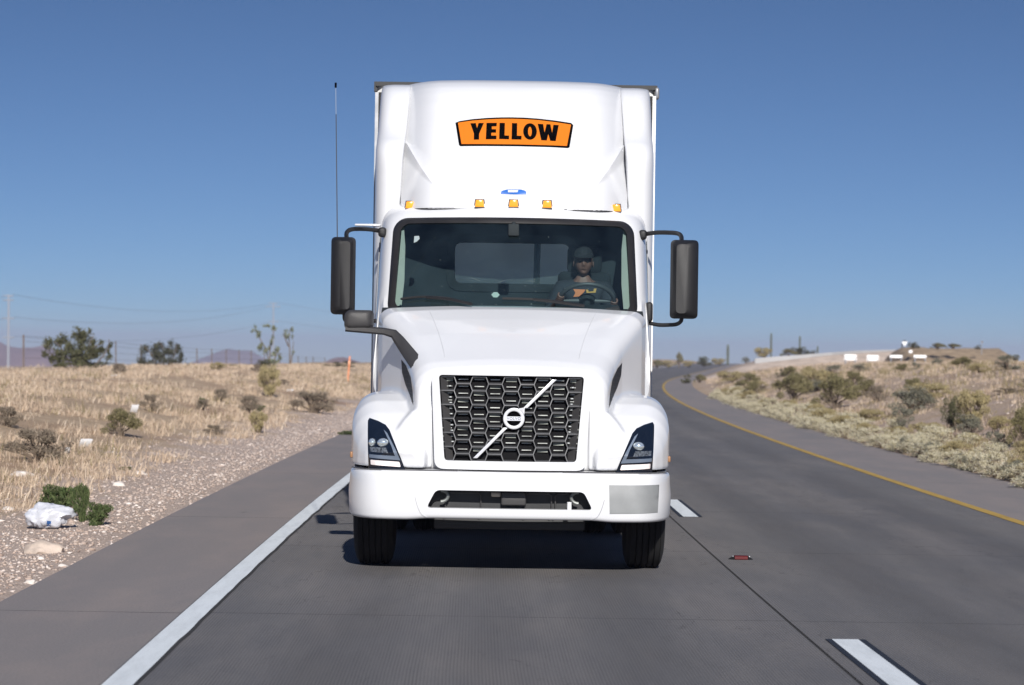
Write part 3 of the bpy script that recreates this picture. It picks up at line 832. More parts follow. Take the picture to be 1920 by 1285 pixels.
ms = MB(); ms.tube([(0, 2.02, 2.80), (0, 1.98, 2.74)], .02, 8); ms.box((0.0, 1.96, 2.735), (.09, .05, .10)); bevel(ms.build('dash_camera', DASH, truck), .012)
for cx in (-.78, .62):
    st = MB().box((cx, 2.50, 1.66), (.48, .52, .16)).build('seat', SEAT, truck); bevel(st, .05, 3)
    b_ = MB().box((cx, 2.74, 2.06 if cx > 0 else 1.93), (.46, .13, .72 if cx > 0 else .46)).build('backrest', SEAT, st); bevel(b_, .05, 3)
    if cx < 0: MB().box((cx, 2.74, 1.70), (.40, .10, .06)).build('seat_belt', BLK, st)
    else: bevel(MB().box((cx, 2.73, 2.52), (.30, .10, .24)).build('headrest', SEAT, st), .045, 3)
    MB().loft([[Vector((cx + a * w, 2.45 + b * w, z)) for a, b in ((-1, -1), (1, -1), (1, 1), (-1, 1))] for z, w in ((1.35, .2), (1.4, .12), (1.58, .2))]).build('seat_base', DRK, st)
WC = Vector((.625, 2.06, 2.15)); WT = Matrix.Rotation(math.radians(52), 4, 'X')   # steering wheel
def wheel_pt(a, r=.225): return WC + (WT @ Vector((r * math.cos(a), 0, r * math.sin(a)))) 
sw = MB(); N = 40
ringp = []
for i in range(N):
    a = 2 * math.pi * i / N; c = wheel_pt(a); t = (wheel_pt(a + .05) - wheel_pt(a - .05)).normalized(); o_ = (c - WC).normalized(); nn = t.cross(o_)
    ringp.append([c + (o_ * math.cos(q) + nn * math.sin(q)) * .017 for q in [2 * math.pi * j / 10 for j in range(10)]])
sw.loft(ringp + [ringp[0]], caps=False)
for a in (math.radians(0), math.radians(180), math.radians(250), math.radians(290)): sw.tube([WC, wheel_pt(a, .22)], [.022, .012], 8)
swo = sw.build('steering_wheel', mat('steering_rim', (.06, .062, .065), .5), truck)
nrm_w = WT @ Vector((0, 1, 0))
MB().tube([WC - nrm_w * .02, WC + nrm_w * .02], [.065, .075], 20).build('wheel_hub', DASH, swo)
MB().tube([WC, WC + Vector((0, -.22, -.22))], .03, 10).build('steering_column', DASH, swo)

# side windows and doors on the cab flanks
for s in (-1, 1):
    side = MB(); poly = round_poly([(2.40, 2.12), (2.82, 2.12), (2.82, 2.72), (2.78, 2.72)], .04)
    side.loft([[Vector((s * x, y, z)) for y, z in poly] for x in (1.140, 1.1625)])
    so = side.build('side_window', DGL, truck)
    ln = MB(); dl = round_poly([(2.05, 1.3), (2.84, 1.3), (2.84, 2.76), (2.80, 2.76), (2.34, 2.06)], .04)
    ln.tube([(s * 1.1625, y, z) for y, z in dl], .004, 5); ln.build('door_seam', mat('door_seam', (.3, .31, .32), .6), truck)
    h_ = MB().box((s * 1.17, 2.74, 1.95), (.03, .16, .04)).build('door_handle', BLK, truck); bevel(h_, .012)

# --- roof fairing
ZTOP = 4.155; ZBOT = 2.925
def cz_(z): return interp([(2.90, 2.20), (2.95, 2.215), (3.1, 2.29), (3.3, 2.43), (3.5, 2.59), (3.7, 2.77), (3.9, 2.97), (4.0, 3.09), (4.06, 3.18), (4.11, 3.29), (4.14, 3.40), (4.155, 3.50)], z)
def c3_(z): return 2.20 + .26 * (z - 2.92)
def zu_(x): return interp([(0, 3.05), (.15, 3.08), (.3, 3.13), (.45, 3.2), (.58, 3.28), (.7, 3.365), (.82, 3.455), (.95, 3.55), (1.1, 3.66)], x)
def zl_(x): return interp([(0, 2.2), (.4, 2.85), (.55, 2.985), (.65, 3.09), (.72, 3.17), (.80, 3.28), (.88, 3.41), (.95, 3.53), (1.1, 3.63)], x)
def edge_(ax): return 2.3 * max(0, ax - .66) ** 2
def s1_(ax, z): return cz_(z) + .26 * ax ** 3.2 + edge_(ax)
def s3_(ax, z): return min(s1_(ax, z), c3_(z) + .48 * ax ** 3.4 + edge_(ax))
def dome(x, z):
    ax = abs(x); zl, zu = zl_(ax), zu_(ax)
    if z >= zu: return s1_(ax, z)
    if z <= zl: return s3_(ax, z)
    t = (z - zl) / (zu - zl); return lerp(s3_(ax, zl), s1_(ax, zu), t)
NX = 129; V = []; Fc = []; NR = 0
for i in range(NX):
    x = .985 * (-1 + 2 * i / (NX - 1)); ax = abs(x); a = max(ZBOT + .004, zl_(ax)); b = max(a + .012, zu_(ax))
    col = [lerp(ZBOT, a, k / 22) for k in range(22)] + [lerp(a, b, k / 14) for k in range(14)] + [lerp(b, ZTOP, 1 - (1 - k / 40) ** 1.25) for k in range(41)]
    NR = len(col); V += [(x, dome(x, z), z) for z in col]
for i in range(NX - 1):
    for k in range(NR - 1): Fc.append((i * NR + k, (i + 1) * NR + k, (i + 1) * NR + k + 1, i * NR + k + 1))
fair = mesh_obj('roof_fairing', V, Fc, W_, truck, True, 24)
so_ = fair.modifiers.new('s', 'SOLIDIFY'); so_.thickness = .02; so_.offset = -1; baked(fair); finish(fair, True, 24)
fd = bvh_depth(fair, 2.6)
# side extenders
def pf(z): return lerp(2.72, s1_(.95, max(z, 3.5)) - .07, sstep(3.40, 3.66, z)) if z < 3.66 else s1_(.95, z) - .07
for s in (-1, 1):
    R = []
    for k in range(30):
        z = lerp(1.15, 4.125, 1 - (1 - k / 29) ** 1.3); xi = interp([(1.15, 1.06), (2.9, .995), (3.53, .965), (4.13, .945)], z); xo = 1.222; y0 = pf(z)
        ins_ = .012 if k == 29 else 0
        P = [(xi, max(3.42, y0 + .12)), (xi, y0 + .07)]
        for q in range(5):
            a = math.pi + math.pi / 2 * q / 4; P.append((xi + .045 + .045 * math.cos(a), y0 + .045 + .045 * math.sin(a)))
        for q in range(9):
            a = -math.pi / 2 + math.pi / 2 * q / 8; P.append((xo - .15 + .15 * math.cos(a), y0 + .24 + .24 * math.sin(a)))
        P.append((xo, max(3.42, y0 + .30)))
        R.append([Vector((s * x, y + ins_, z)) for x, y in P])
    MB().loft(R).build('side_fairing', W_, truck, True, 35)

# orange name sign on the fairing
def sg(X, Y_): return px(840 + X / 7.68, 200 + Y_ / 7.68, 2.62)
outl = [(100, 205), (160, 180), (350, 150), (560, 132), (760, 123), (900, 122), (1100, 127), (1300, 142), (1550, 172), (1780, 208), (1812, 240), (1750, 590), (1725, 602), (1500, 590), (1000, 577), (500, 573), (180, 573), (158, 555)]
inn = [(137, 205), (350, 174), (560, 157), (760, 148), (900, 147), (1100, 152), (1300, 166), (1550, 198), (1778, 234), (1712, 570), (1500, 563), (1000, 550), (500, 544), (195, 541)]
sign = plate('name_sign', [sg(*p) for p in outl], fd, .004, .006, INK, truck, .035)
plate('sign_face', [sg(*p) for p in inn], fd, .007, .004, ORG, sign, .035)
LT = [
    ([(318, 218), (397, 215), (415, 293), (438, 214), (514, 213), (448, 382), (447, 474), (371, 475), (371, 378)], []),
    ([(552, 212), (702, 212), (698, 266), (630, 268), (629, 312), (692, 313), (691, 366), (624, 367), (622, 412), (698, 413), (697, 468), (544, 470)], []),
    ([(742, 212), (819, 213), (815, 411), (880, 413), (878, 470), (736, 466)], []),
    ([(921, 215), (998, 217), (994, 414), (1060, 416), (1058, 474), (915, 472)], []),
    ([(1182 + 99 * math.cos(t) * (1 if abs(math.cos(t)) < .8 else 1), 347 + 129 * math.sin(t)) for t in [2 * math.pi * k / 36 for k in range(36)]],
     [[(1181 + 27 * math.cos(t), 348 + 76 * math.sin(t)) for t in [2 * math.pi * k / 20 for k in range(20)]]]),
    ([(1294, 226), (1373, 231), (1392, 362), (1422, 231), (1478, 234), (1501, 366), (1522, 240), (1600, 245), (1551, 497), (1472, 491), (1446, 386), (1423, 487), (1343, 484)], [])]
for po, ho in LT:
    plate('letter', [sg(*p) for p in po], fd, .010, .003, INK, sign, .02, [[sg(*p) for p in h] for h in ho])
# small blue badge under it
bl = round_poly([px(u, v, 2.25) for u, v in [(938, 364), (940, 358), (950, 355), (977, 355), (986, 358), (988, 365)]], .01)
bo = plate('maker_plate', bl, fd, .006, .008, BLU, truck, .02)
plate('plate_stripe', [px(u, v, 2.25) for u, v in [(952, 356.5), (972, 356.5), (970, 360.5), (953, 360.5)]], fd, .009, .004, W_, bo, .02)
# marker lamps along the roof edge
for u, v, y in ((768.5, 385, 2.46), (899, 381.5, 2.14), (963, 381.5, 2.12), (1026, 383, 2.14), (1155.5, 391, 2.46)):
    x, z = px(u, v, y)
    y = fd(x, z + .02) - .03; mb = MB(); y2 = y + .12
    mb.loft([[Vector((x + a * w, yy, z + b)) for a, b in ((-1, -.030), (1, -.030), (.78, .034), (-.78, .034))] for w, yy in ((.040, y - .02), (.044, y + .03), (.05, y2))])
    lo = mb.build('marker_light', AMB, truck); bevel(lo, .006)
    MB().loft([[Vector((x + a * w, yy, z + b)) for a, b in ((-1, -.042), (1, -.042), (1, -.026), (-1, -.026))] for w, yy in ((.042, y - .024), (.05, y2))]).build('lamp_base', BLK, lo)
    MB().loft([[Vector((x + a * w, yy, z + b)) for a, b in ((-1, -.04), (1, -.04), (.76, .042), (-.76, .042))] for w, yy in ((.052, y + .02), (.058, y2))]).build('lamp_bezel', BLK, lo)
# dark tube imitating the shadow gap where fairing meets the roof
for s in (-1, 1): MB().tube([(s * x, dome(s * x, 2.93) + .004, 2.927) for x in [.03 + .95 * k / 24 for k in range(25)]], .006, 5).build('roof_gap_shade', RUB, fair)

# --- mirrors
def mirror(s, u0, u1, v0, v1, y=1.98):
    a = px(u0, v0, y); b = px(u1, v1, y); xo, xi = (a[0], b[0]) if s < 0 else (b[0], a[0])
    zt, zb = a[1], b[1]
    R = []
    for yy, f, ridge in ((y + .10, 1.0, 0), (y + .03, 1.0, 0), (y - .04, .95, .0), (y - .09, .78, .1), (y - .115, .42, .22)):
        cx = (xo + xi) / 2 + (xi - xo) * ridge * .6; hw = abs(xo - xi) / 2 * f; hz = (zt - zb) / 2 * (1 - (1 - f) * .22)
        cz = (zt + zb) / 2
        R.append([Vector((x, yy + .05 * ((z - cz) / (zt - cz)) ** 4, z)) for x, z in round_poly([(cx - hw, cz - hz), (cx + hw, cz - hz), (cx + hw, cz + hz), (cx - hw, cz + hz)], min(.04, hw * .8), 5)])
    mo = MB().loft(R).build('mirror', BLK, truck, True, 40)
    MB().loft([[Vector((x, yy, z)) for x, z in round_poly([(xo + .015 * (-s), zb + .02), (xi + .015 * s, zb + .02), (xi + .015 * s, zt - .02), (xo - .015 * s, zt - .02)], .03)] for yy in (y + .095, y + .103)]).build('mirror_glass', mat('mirror_glass', (.6, .62, .65), .03, metal=1, var=.02), mo)
    return mo
mL = mirror(-1, 620.5, 663.5, 443.5, 590); mR = mirror(1, 1259.5, 1309, 449, 598)
def arm(pts, r, par, y0=1.98, y1=2.1):
    P = []
    for i, (u, v) in enumerate(pts):
        y = lerp(y0, y1, i / (len(pts) - 1)); x, z = px(u, v, y); P.append((x, y, z))
    return MB().tube(smooth_path(P), r, 10).build('mirror_arm', BLK, par)
arm([(650, 447), (650, 437), (657, 431), (672, 429.5), (695, 430.5), (716, 434)], .019, mL, 1.98, 2.5)
arm([(646, 585), (647, 600), (660, 606), (690, 604), (712, 600)], .017, mL, 1.98, 2.2)
arm([(1278, 453), (1277, 443), (1270, 438), (1255, 436.5), (1230, 436.5), (1205, 440)], .019, mR, 1.98, 2.5)
arm([(1278, 592), (1277, 602), (1269, 608), (1255, 609.5), (1235, 609.5), (1217, 606)], .017, mR, 1.98, 2.2)
for s, par, (u, v), (u2, v2) in ((-1, mL, (715, 436), (712, 600)), (1, mR, (1207, 441), (1219, 590))):
    x, z = px(u, v, 2.5); b_ = MB().box((x - s * .01, 2.48, z), (.07, .10, .085)).build('arm_bracket', BLK, par); bevel(b_, .025, 3)
    x, z = px(u2, v2, 2.2); b_ = MB().box((x - s * .01, 2.2, z + .02), (.06, .12, .17)).build('arm_bracket', BLK, par); bevel(b_, .025, 3)
x, z = px(690, 422.5, 2.2); bevel(MB().box((x, 2.2, z), (.22, .10, .018)).build('mirror_cap', SLV, mL), .006)
# whip aerial on the left mirror arm
ax, az = px(632.5, 440, 1.98); tx_, tz_ = px(629.5, 158, 1.98)
ae = MB().tube([(ax, 1.98, az - .03), (lerp(ax, tx_, .2), 1.98, lerp(az, tz_, .2)), (lerp(ax, tx_, .8), 1.98, lerp(az, tz_, .8))], [.0048, .0045, .004], 6).build('aerial', mat('aerial_grey', (.05, .055, .065), .5), truck)
MB().tube([(lerp(ax, tx_, .8), 1.98, lerp(az, tz_, .8)), (tx_, 1.98, tz_)], [.0025, .002], 6).build('aerial_rod', mat('aerial_rod_grey', (.30, .33, .38), .4), ae)
MB().tube([(tx_, 1.98, tz_ - .03), (tx_, 1.98, tz_ + .012)], .009, 8).build('aerial_tip', INK, ae)
# hood mirror on its arm
y = .95; a = px(645.5, 581, y); b = px(700, 618, y); R = []
for yy, f, g in ((y + .10, .98, 0), (y + .03, 1, 0), (y - .05, .96, .01), (y - .09, .86, .02), (y - .105, .6, .03)):
    cx = (a[0] + b[0]) / 2; cz = (a[1] + b[1]) / 2; hw = (b[0] - a[0]) / 2 * f; hz = (a[1] - b[1]) / 2 * f
    R.append([Vector((x, yy, z)) for x, z in round_poly([(cx - hw, cz - hz), (cx + hw, cz - hz * .9), (cx + hw, cz + hz * 1.0), (cx - hw * .7, cz + hz), (cx - hw, cz + hz * .6)], .035, 5)])
hm = MB().loft(R).build('hood_mirror', GRY, truck, True, 50)
pa = [(648, 615, .90, .030), (690, 619, .90, .028), (720, 621.5, .88, .029), (738, 626, .85, .036), (748, 638, .80, .043), (762, 657, .70, .050), (775, 674, .58, .056), (784, 685, .50, .060)]
R = []
for i, (u, v, yy, w) in enumerate(pa):
    q0 = px(*pa[max(i - 1, 0)][:3]); q1 = px(*pa[min(i + 1, len(pa) - 1)][:3]); d = Vector((q1[0] - q0[0], q1[1] - q0[1])).normalized(); n = Vector((-d.y, d.x))
    x, z = px(u, v, yy)
    R.append([Vector((x + n.x * w * p, yy + q, z + n.y * w * p)) for p, q in ((1, .05), (1, -.01), (.55, -.035), (-.55, -.035), (-1, -.01), (-1, .05))])
MB().loft(R).build('mirror_arm', GRY, hm, True, 35)
R2 = [[Vector((v.x, v.y - .001, v.z)) for v in r] for r in R]

# --- running gear
def wheel(cx, cy, w, r=.515):
    t = MB(); h = w / 2
    prof = [(-h + .02, .30), (-h, .36), (-h - .005, .42), (-h + .01, r - .04), (-h + .03, r - .008)]
    for k in range(5):
        a = -h + .03 + (w - .06) * k / 5; b = -h + .03 + (w - .06) * (k + 1) / 5
        prof += [(a + .006, r), (b - .010, r), (b - .008, r - .016), (b - .001, r - .016)]
    prof += [(h - .03, r - .008), (h - .01, r - .04), (h + .005, .42), (h, .36), (h - .02, .30)]
    o = t.lathe(prof, (cx, cy, r), 56).build('wheel', TYR, truck, True, 30)
    rm = MB(); e = 1 if cx > 0 else -1
    rm.lathe([(e * (h - .015), .305), (e * (h - .03), .27), (e * (h - .10), .24), (e * (h - .10), .13), (e * (h + .02), .11), (e * (h + .02), .001)], (cx, cy, r), 40)
    rm.build('rim', ALU, o)
    return o
for s in (-1, 1): wheel(s * 1.075, 1.12, .30)
for y in (5.0, 6.3):
    for s in (-1, 1):
        wheel(s * 1.10, y, .25); wheel(s * .80, y, .25)
ch = MB()
for s in (-1, 1): ch.box((s * .43, 4.0, .86), (.09, 6.2, .26))
ch.tube([(-.95, 1.12, .50), (-.6, 1.12, .42), (.6, 1.12, .42), (.95, 1.12, .50)], .07, 10)
ch.box((0, 1.0, .68), (.7, .9, .5)); ch.box((0, 1.7, .62), (1.0, .5, .3))
for y in (5.0, 6.3): ch.tube([(-1.0, y, .52), (1.0, y, .52)], .09, 10); 
ch.box((0, .62, .62), (1.7, .12, .36))
ch.build('chassis', DRK, truck, False)
for s in (-1, 1):
    MB().tube([(s * .88, 2.2, .72), (s * .88, 3.6, .72)], .31, 32).build('fuel_tank', ALU, truck)
    for z in (.45, .78): MB().box((s * 1.17, 2.35, z), (.12, .5, .05)).build('cab_step', DRK, truck)
fw = MB().tube([(0, 5.5, 1.03), (0, 5.5, 1.10)], .48, 24).build('fifth_wheel', DRK, truck)
ex = MB().tube([px(1006, 540, 3.6)[:1] + (3.62,) + (1.4,), (px(1006, 540, 3.6)[0], 3.62, 2.45), (px(1009, 440, 3.6)[0], 3.60, 2.9)], .030, 10).build('air_hose', DRK, truck)

# ------------------------------------------------------------------ the trailer
trailer = empty('box_trailer', (0, TY + 4.15, 0))
tag(trailer, 'tall white box trailer coupled behind the truck cab, wider than the cab', 'trailer')
TW = 1.289; TT = 4.19; TL = 13.0
TWM = mat('trailer_white', (.80, .80, .79), .45, var=.04, scale=3)
TGR = mat('trailer_grey_metal', (.30, .31, .33), .45, metal=.5, var=.2)
bx2 = MB()
pr_ = [(-TW, .06), (-TW + .06, 0), (TW - .06, 0), (TW, .06), (TW, TL), (-TW, TL)]
bx2.loft([[Vector((x, y, z)) for x, y in pr_] for z in (1.12, TT - .03)])
tb = bx2.build('trailer_box', TWM, trailer, False)
for s in (-1, 1):
    MB().box((s * (TW + .008), TL / 2, TT - .035), (.03, TL, .09)).build('top_rail', DRK, trailer, False); MB().box((s * (TW + .008), TL / 2, 1.16), (.03, TL, .14)).build('bottom_rail', DRK, trailer, False)
MB().box((0, -.008, TT - .012), (2 * TW + .01, .03, .04)).build('top_rail', DRK, trailer, False)
for s in (-1, 1):
    MB().box((s * (TW - .045), -.006, 2.6), (.05, .02, 3.0)).build('gap_shade_strip', RUB, trailer)  # black strip imitates the shaded gap between fairing and trailer
    MB().box((s * (TW - .006), .02, 2.6), (.034, .07, 3.0)).build('corner_post', TGR if s < 0 else TWM, trailer)
cn = MB().box((TW + .02, .05, TT - .06), (.045, .12, .11)).build('corner_casting', TGR, trailer); bevel(cn, .02)
for s in (-1, 1): MB().box((s * .5, 3.0, .75), (.14, .14, .75)).box((s * .5, 3.0, .36), (.26, .26, .03)).build('landing_leg', DRK, trailer)
for y in (TL - 2.2, TL - 1.0):
    for s in (-1, 1):
        for q in (1.10, .80):
            o = wheel(s * q, y, .25); o.parent = trailer
    MB().tube([(-1.0, y, .52), (1.0, y, .52)], .09, 10).build('axle', DRK, trailer)
MB().box((0, TL - 1.7, .95), (1.0, 2.8, .30)).build('bogie', DRK, trailer)
# ------------------------------------------------------------------ the driver
def skin_mesh(nodes, edges, root=0, sub=2):
    """nodes: (x, y, z, r); grows one continuous surface"""
    me = bpy.data.meshes.new('sk'); me.from_pydata([n[:3] for n in nodes], edges, [])
    o = bpy.data.objects.new('sk', me); COL.objects.link(o)
    o.modifiers.new('skin', 'SKIN'); 
    for i, n in enumerate(nodes):
        sv = me.skin_vertices[0].data[i]; sv.radius = (n[3], n[3] if len(n) < 5 else n[4]); sv.use_root = (i == root)
    ss = o.modifiers.new('sub', 'SUBSURF'); ss.levels = sub
    baked(o); V = [v.co.copy() for v in o.data.vertices]; Fc = [tuple(p.vertices) for p in o.data.polygons]
    bpy.data.objects.remove(o); return V, Fc
SKIN = mat('skin', (.17, .085, .065), .5, var=.1, scale=12)
SHIRT = mat('dark_shirt', (.022, .026, .034), .9, var=.2)
HX = .605
shl = {}; 
def driver():
    body = MB()
    nodes = [(HX, 2.58, 1.80, .13), (HX, 2.60, 1.98, .13), (HX, 2.60, 2.16, .145), (HX, 2.58, 2.27, .10), (HX, 2.555, 2.345, .058), (HX, 2.54, 2.40, .055)]
    edges = [(0, 1), (1, 2), (2, 3), (3, 4), (4, 5)]
    cloth = [n for n in nodes]
    hands = []
    for s, ang in ((-1, math.radians(168)), (1, math.radians(-4))):
        hp = wheel_pt(ang, .225); n0 = len(nodes)
        wrist = hp + Vector((s * .015, .085, -.02))
        nodes += [(HX + s * .185, 2.58, 2.255, .072), (HX + s * .265, 2.50, 2.10, .055), (HX + s * .285, 2.40, 2.03, .047), (wrist.x, wrist.y, wrist.z, .030), (hp.x, hp.y + .04, hp.z + .005, .034)]
        edges += [(3, n0)] + [(n0 + k, n0 + k + 1) for k in range(4)]
        hands.append((s, hp, ang))
    for s in (-1, 1):
        n0 = len(nodes); nodes += [(HX + s * .10, 2.50, 1.80, .085), (HX + s * .13, 2.12, 1.82, .065), (HX + s * .13, 2.02, 1.50, .05), (HX + s * .13, 1.90, 1.40, .045)]
        edges += [(0, n0), (n0, n0 + 1), (n0 + 1, n0 + 2), (n0 + 2, n0 + 3)]
    V, Fc = skin_mesh(nodes, edges); body.add(V, Fc)
    # five fingers closed round the rim on each hand
    for s, hp, ang in hands:
        tang = (wheel_pt(ang + .05) - wheel_pt(ang - .05)).normalized(); out = (hp - WC).normalized(); nw = nrm_w if nrm_w.y < 0 else -nrm_w
        base = hp + out * .024 - nw * .02
        for k in range(4):
            o_ = hp + tang * (.030 - .020 * k); L = (1, 1.08, 1.0, .8)[k]
            P = [o_ + out * .020 - nw * .026, o_ + out * .032 + nw * .004, o_ + out * .016 + nw * .030 * L, o_ - out * .014 * L + nw * .026, o_ - out * .026 * L + nw * .006]
            V, Fc = skin_mesh([(*p, r) for p, r in zip(P, (.010, .0095, .009, .0085, .0075))], [(i, i + 1) for i in range(4)], sub=1); body.add(V, Fc)
        P = [hp + tang * .035 - nw * .024, hp + tang * .052 - nw * .006 - out * .010, hp + tang * .055 + nw * .014 - out * .02]
        V, Fc = skin_mesh([(*p, r) for p, r in zip(P, (.013, .0115, .009))], [(0, 1), (1, 2)], sub=1); body.add(V, Fc)
    # head
    hc = Vector((HX, 2.51, 2.495)); U_, N_ = 32, 24; V = []
    for i in range(N_ + 1):
        ph = math.pi * i / N_
        for j in range(U_):
            th = 2 * math.pi * j / U_
            x = math.sin(ph) * math.sin(th); y = -math.sin(ph) * math.cos(th); z = math.cos(ph)
            w = .078 * (1 - .20 * max(0, -z - .1)); d = .098
            p = Vector((x * w, y * d + (.012 if z < -.3 and y > 0 else 0), z * .122))
            if y < -.3:
                fx, fz = x, z
                p.y -= .026 * math.exp(-((fx / .16) ** 2)) * math.exp(-(((fz + .20) / .17) ** 2))             # nose
                p.y -= .010 * math.exp(-((fx / .5) ** 2)) * math.exp(-(((fz - .10) / .12) ** 2))              # brow
                p.y += .014 * sum(math.exp(-(((fx - q) / .15) ** 2)) for q in (-.38, .38)) * math.exp(-(((fz + .03) / .09) ** 2))   # eye sockets
                p.y -= .008 * math.exp(-((fx / .3) ** 2)) * math.exp(-(((fz + .52) / .06) ** 2))              # lips
                p.y += .006 * math.exp(-((fx / .3) ** 2)) * math.exp(-(((fz + .60) / .03) ** 2))
                p.y -= .012 * math.exp(-((fx / .3) ** 2)) * math.exp(-(((fz + .82) / .12) ** 2))              # chin
            V.append(hc + p)
    Fc = [(i * U_ + j, i * U_ + (j + 1) % U_, (i + 1) * U_ + (j + 1) % U_, (i + 1) * U_ + j) for i in range(N_) for j in range(U_)]
    body.add(V, Fc)
    for s in (-1, 1):
        body.add([hc + Vector((s * (.077 + .012 * math.sin(a)), .012 + .022 * math.cos(b) * math.sin(a), -.02 + .034 * math.sin(b) * math.sin(a))) for a in (.3, .9, 1.57) for b in [2 * math.pi * q / 10 for q in range(10)]],
                 [(i * 10 + j, i * 10 + (j + 1) % 10, (i + 1) * 10 + (j + 1) % 10, (i + 1) * 10 + j) for i in range(2) for j in range(10)] + [tuple(range(20, 30)), tuple(range(10))[::-1]])
    o = body.build('person', SKIN, None); o.location = (0, TY, 0)
    m = o.modifiers.new('r', 'REMESH'); m.mode = 'VOXEL'; m.voxel_size = .0052; m.use_smooth_shade = True
    m = o.modifiers.new('s', 'SMOOTH'); m.factor = .5; m.iterations = 2
    baked(o); finish(o, True, 80)
    tag(o, 'driver in dark shirt and cap with both hands on the steering wheel behind the windscreen', 'person')
    # clothing
    cn = [(HX, 2.58, 1.78, .15), (HX, 2.60, 1.98, .15), (HX, 2.60, 2.16, .165), (HX, 2.58, 2.275, .115), (HX, 2.56, 2.325, .075)]; ce = [(0, 1), (1, 2), (2, 3), (3, 4)]
    for s in (-1, 1):
        n0 = len(cn); cn += [(HX + s * .185, 2.58, 2.26, .088), (HX + s * .268, 2.50, 2.10, .073), (HX + s * .287, 2.405, 2.035, .063)]
        ce += [(3, n0), (n0, n0 + 1), (n0 + 1, n0 + 2)]
    V, Fc = skin_mesh(cn, ce); sh = mesh_obj('shirt', V, Fc, SHIRT, o)
    cn = [(HX, 2.58, 1.79, .155)]; ce = []
    for s in (-1, 1):
        n0 = len(cn); cn += [(HX + s * .10, 2.50, 1.80, .105), (HX + s * .13, 2.12, 1.82, .085), (HX + s * .13, 2.02, 1.50, .072)]; ce += [(0, n0), (n0, n0 + 1), (n0 + 1, n0 + 2)]
    V, Fc = skin_mesh(cn, ce); mesh_obj('trousers', V, Fc, mat('dark_trousers', (.03, .035, .045), .9), o)
    sdp = bvh_depth(sh, 2.45)
    prt = lambda pts: [px(u, v, 2.42) for u, v in pts]
    om = mat('orange_print', (.50, .15, .05), .7)
    plate('shirt_print', prt([(1075, 542), (1098, 543), (1095, 548), (1086, 556), (1075, 557), (1079, 549)]), sdp, .008, .004, om, sh, .02)
    plate('shirt_print', prt([(1099, 543), (1103, 543), (1104, 547), (1113, 546), (1114, 541), (1119, 541), (1117, 549), (1100, 549.5)]), sdp, .008, .004, mat('yellow_print', (.42, .23, .05), .7), sh, .02)
    # cap and hair
    cap = MB(); R = []
    for k in range(7):
        a = math.pi / 2 * k / 6
        R.append([hc + Vector((.086 * math.cos(a) * math.sin(t), .004 - .106 * math.cos(a) * math.cos(t), .045 + .095 * math.sin(a))) for t in [2 * math.pi * q / 24 for q in range(24)]])
    cap.loft(R)
    br = [[hc + Vector((.082 * math.sin(t), -.098 * math.cos(t) - e, .048 - .016 * e / .06 + th_)) for t in [math.radians(-62 + 124 * q / 12) for q in range(13)]] for e, th_ in ((-.01, 0), (.065, 0), (.065, .006), (-.01, .006))]
    V = [p for r in br for p in r]; Fc = []
    for i in range(4):
        for j in range(12): a = i * 13; b = ((i + 1) % 4) * 13; Fc.append((a + j, a + j + 1, b + j + 1, b + j))
    cap.add(V, Fc + [(0, 13, 26, 39), (12, 51, 38, 25)])
    mesh_obj('cap', cap.v, cap.f, mat('dark_cap', (.012, .013, .016), .9), o)
    hr = MB(); hr.loft([[hc + Vector((.083 * math.sin(t) * f, .012 - .102 * math.cos(t) * f + .0, z)) for t in [math.radians(75 + 210 * q / 16) for q in range(17)]] for z, f in ((.05, 1), (0, 1.0), (-.04, .95))], caps=False, closed=False)
    so = hr.build('hair', mat('dark_hair', (.02, .016, .013), .8), o); q = so.modifiers.new('s', 'SOLIDIFY'); q.thickness = .008; baked(so)
    # fixed dark glasses / eyes
    ey = MB()
    for s in (-1, 1):
        c = hc + Vector((s * .030, -.086, -.004))
        ey.loft([[c + Vector((.011 * math.cos(a) * math.cos(b), -.008 * math.sin(a), .0075 * math.cos(a) * math.sin(b))) for b in [2 * math.pi * q / 12 for q in range(12)]] for a in (0, .5, 1.0, 1.5)])
    ey.build('eye', mat('dark_eye', (.02, .018, .016), .3), o)
driver()
# ------------------------------------------------------------------ plants
def raw_mesh(name, verts, tris, m, smooth=False):
    me = bpy.data.meshes.new(name)
    verts = np.asarray(verts, dtype=np.float32); tris = np.asarray(tris, dtype=np.int32)
    k = tris.shape[1]
    me.vertices.add(len(verts)); me.vertices.foreach_set('co', verts.ravel())
    me.loops.add(tris.size); me.loops.foreach_set('vertex_index', tris.ravel())
    me.polygons.add(len(tris)); me.polygons.foreach_set('loop_start', np.arange(0, tris.size, k, dtype=np.int32))
    me.update(calc_edges=True); me.validate(); me.materials.append(m)
    if smooth: me.shade_smooth()
    return me
def leaf_quads(cent, size, rng, flat=.0, updir=None, elong=1.6):
    """small quads, freely turned, round the given centres"""
    n = len(cent); a = rng.normal(size=(n, 3)); 
    if updir is not None: a = a * .45 + updir
    a /= np.linalg.norm(a, axis=1, keepdims=True)
    b = rng.normal(size=(n, 3)); b -= a * np.sum(a * b, axis=1, keepdims=True); b /= np.linalg.norm(b, axis=1, keepdims=True)
    s = size * rng.uniform(.6, 1.4, size=(n, 1)); a = a * s * elong; b = b * s * .5
    V = np.stack([cent - a, cent + b, cent + a, cent - b], axis=1).reshape(-1, 3)
    Q = np.arange(n * 4).reshape(n, 4)
    return V, Q
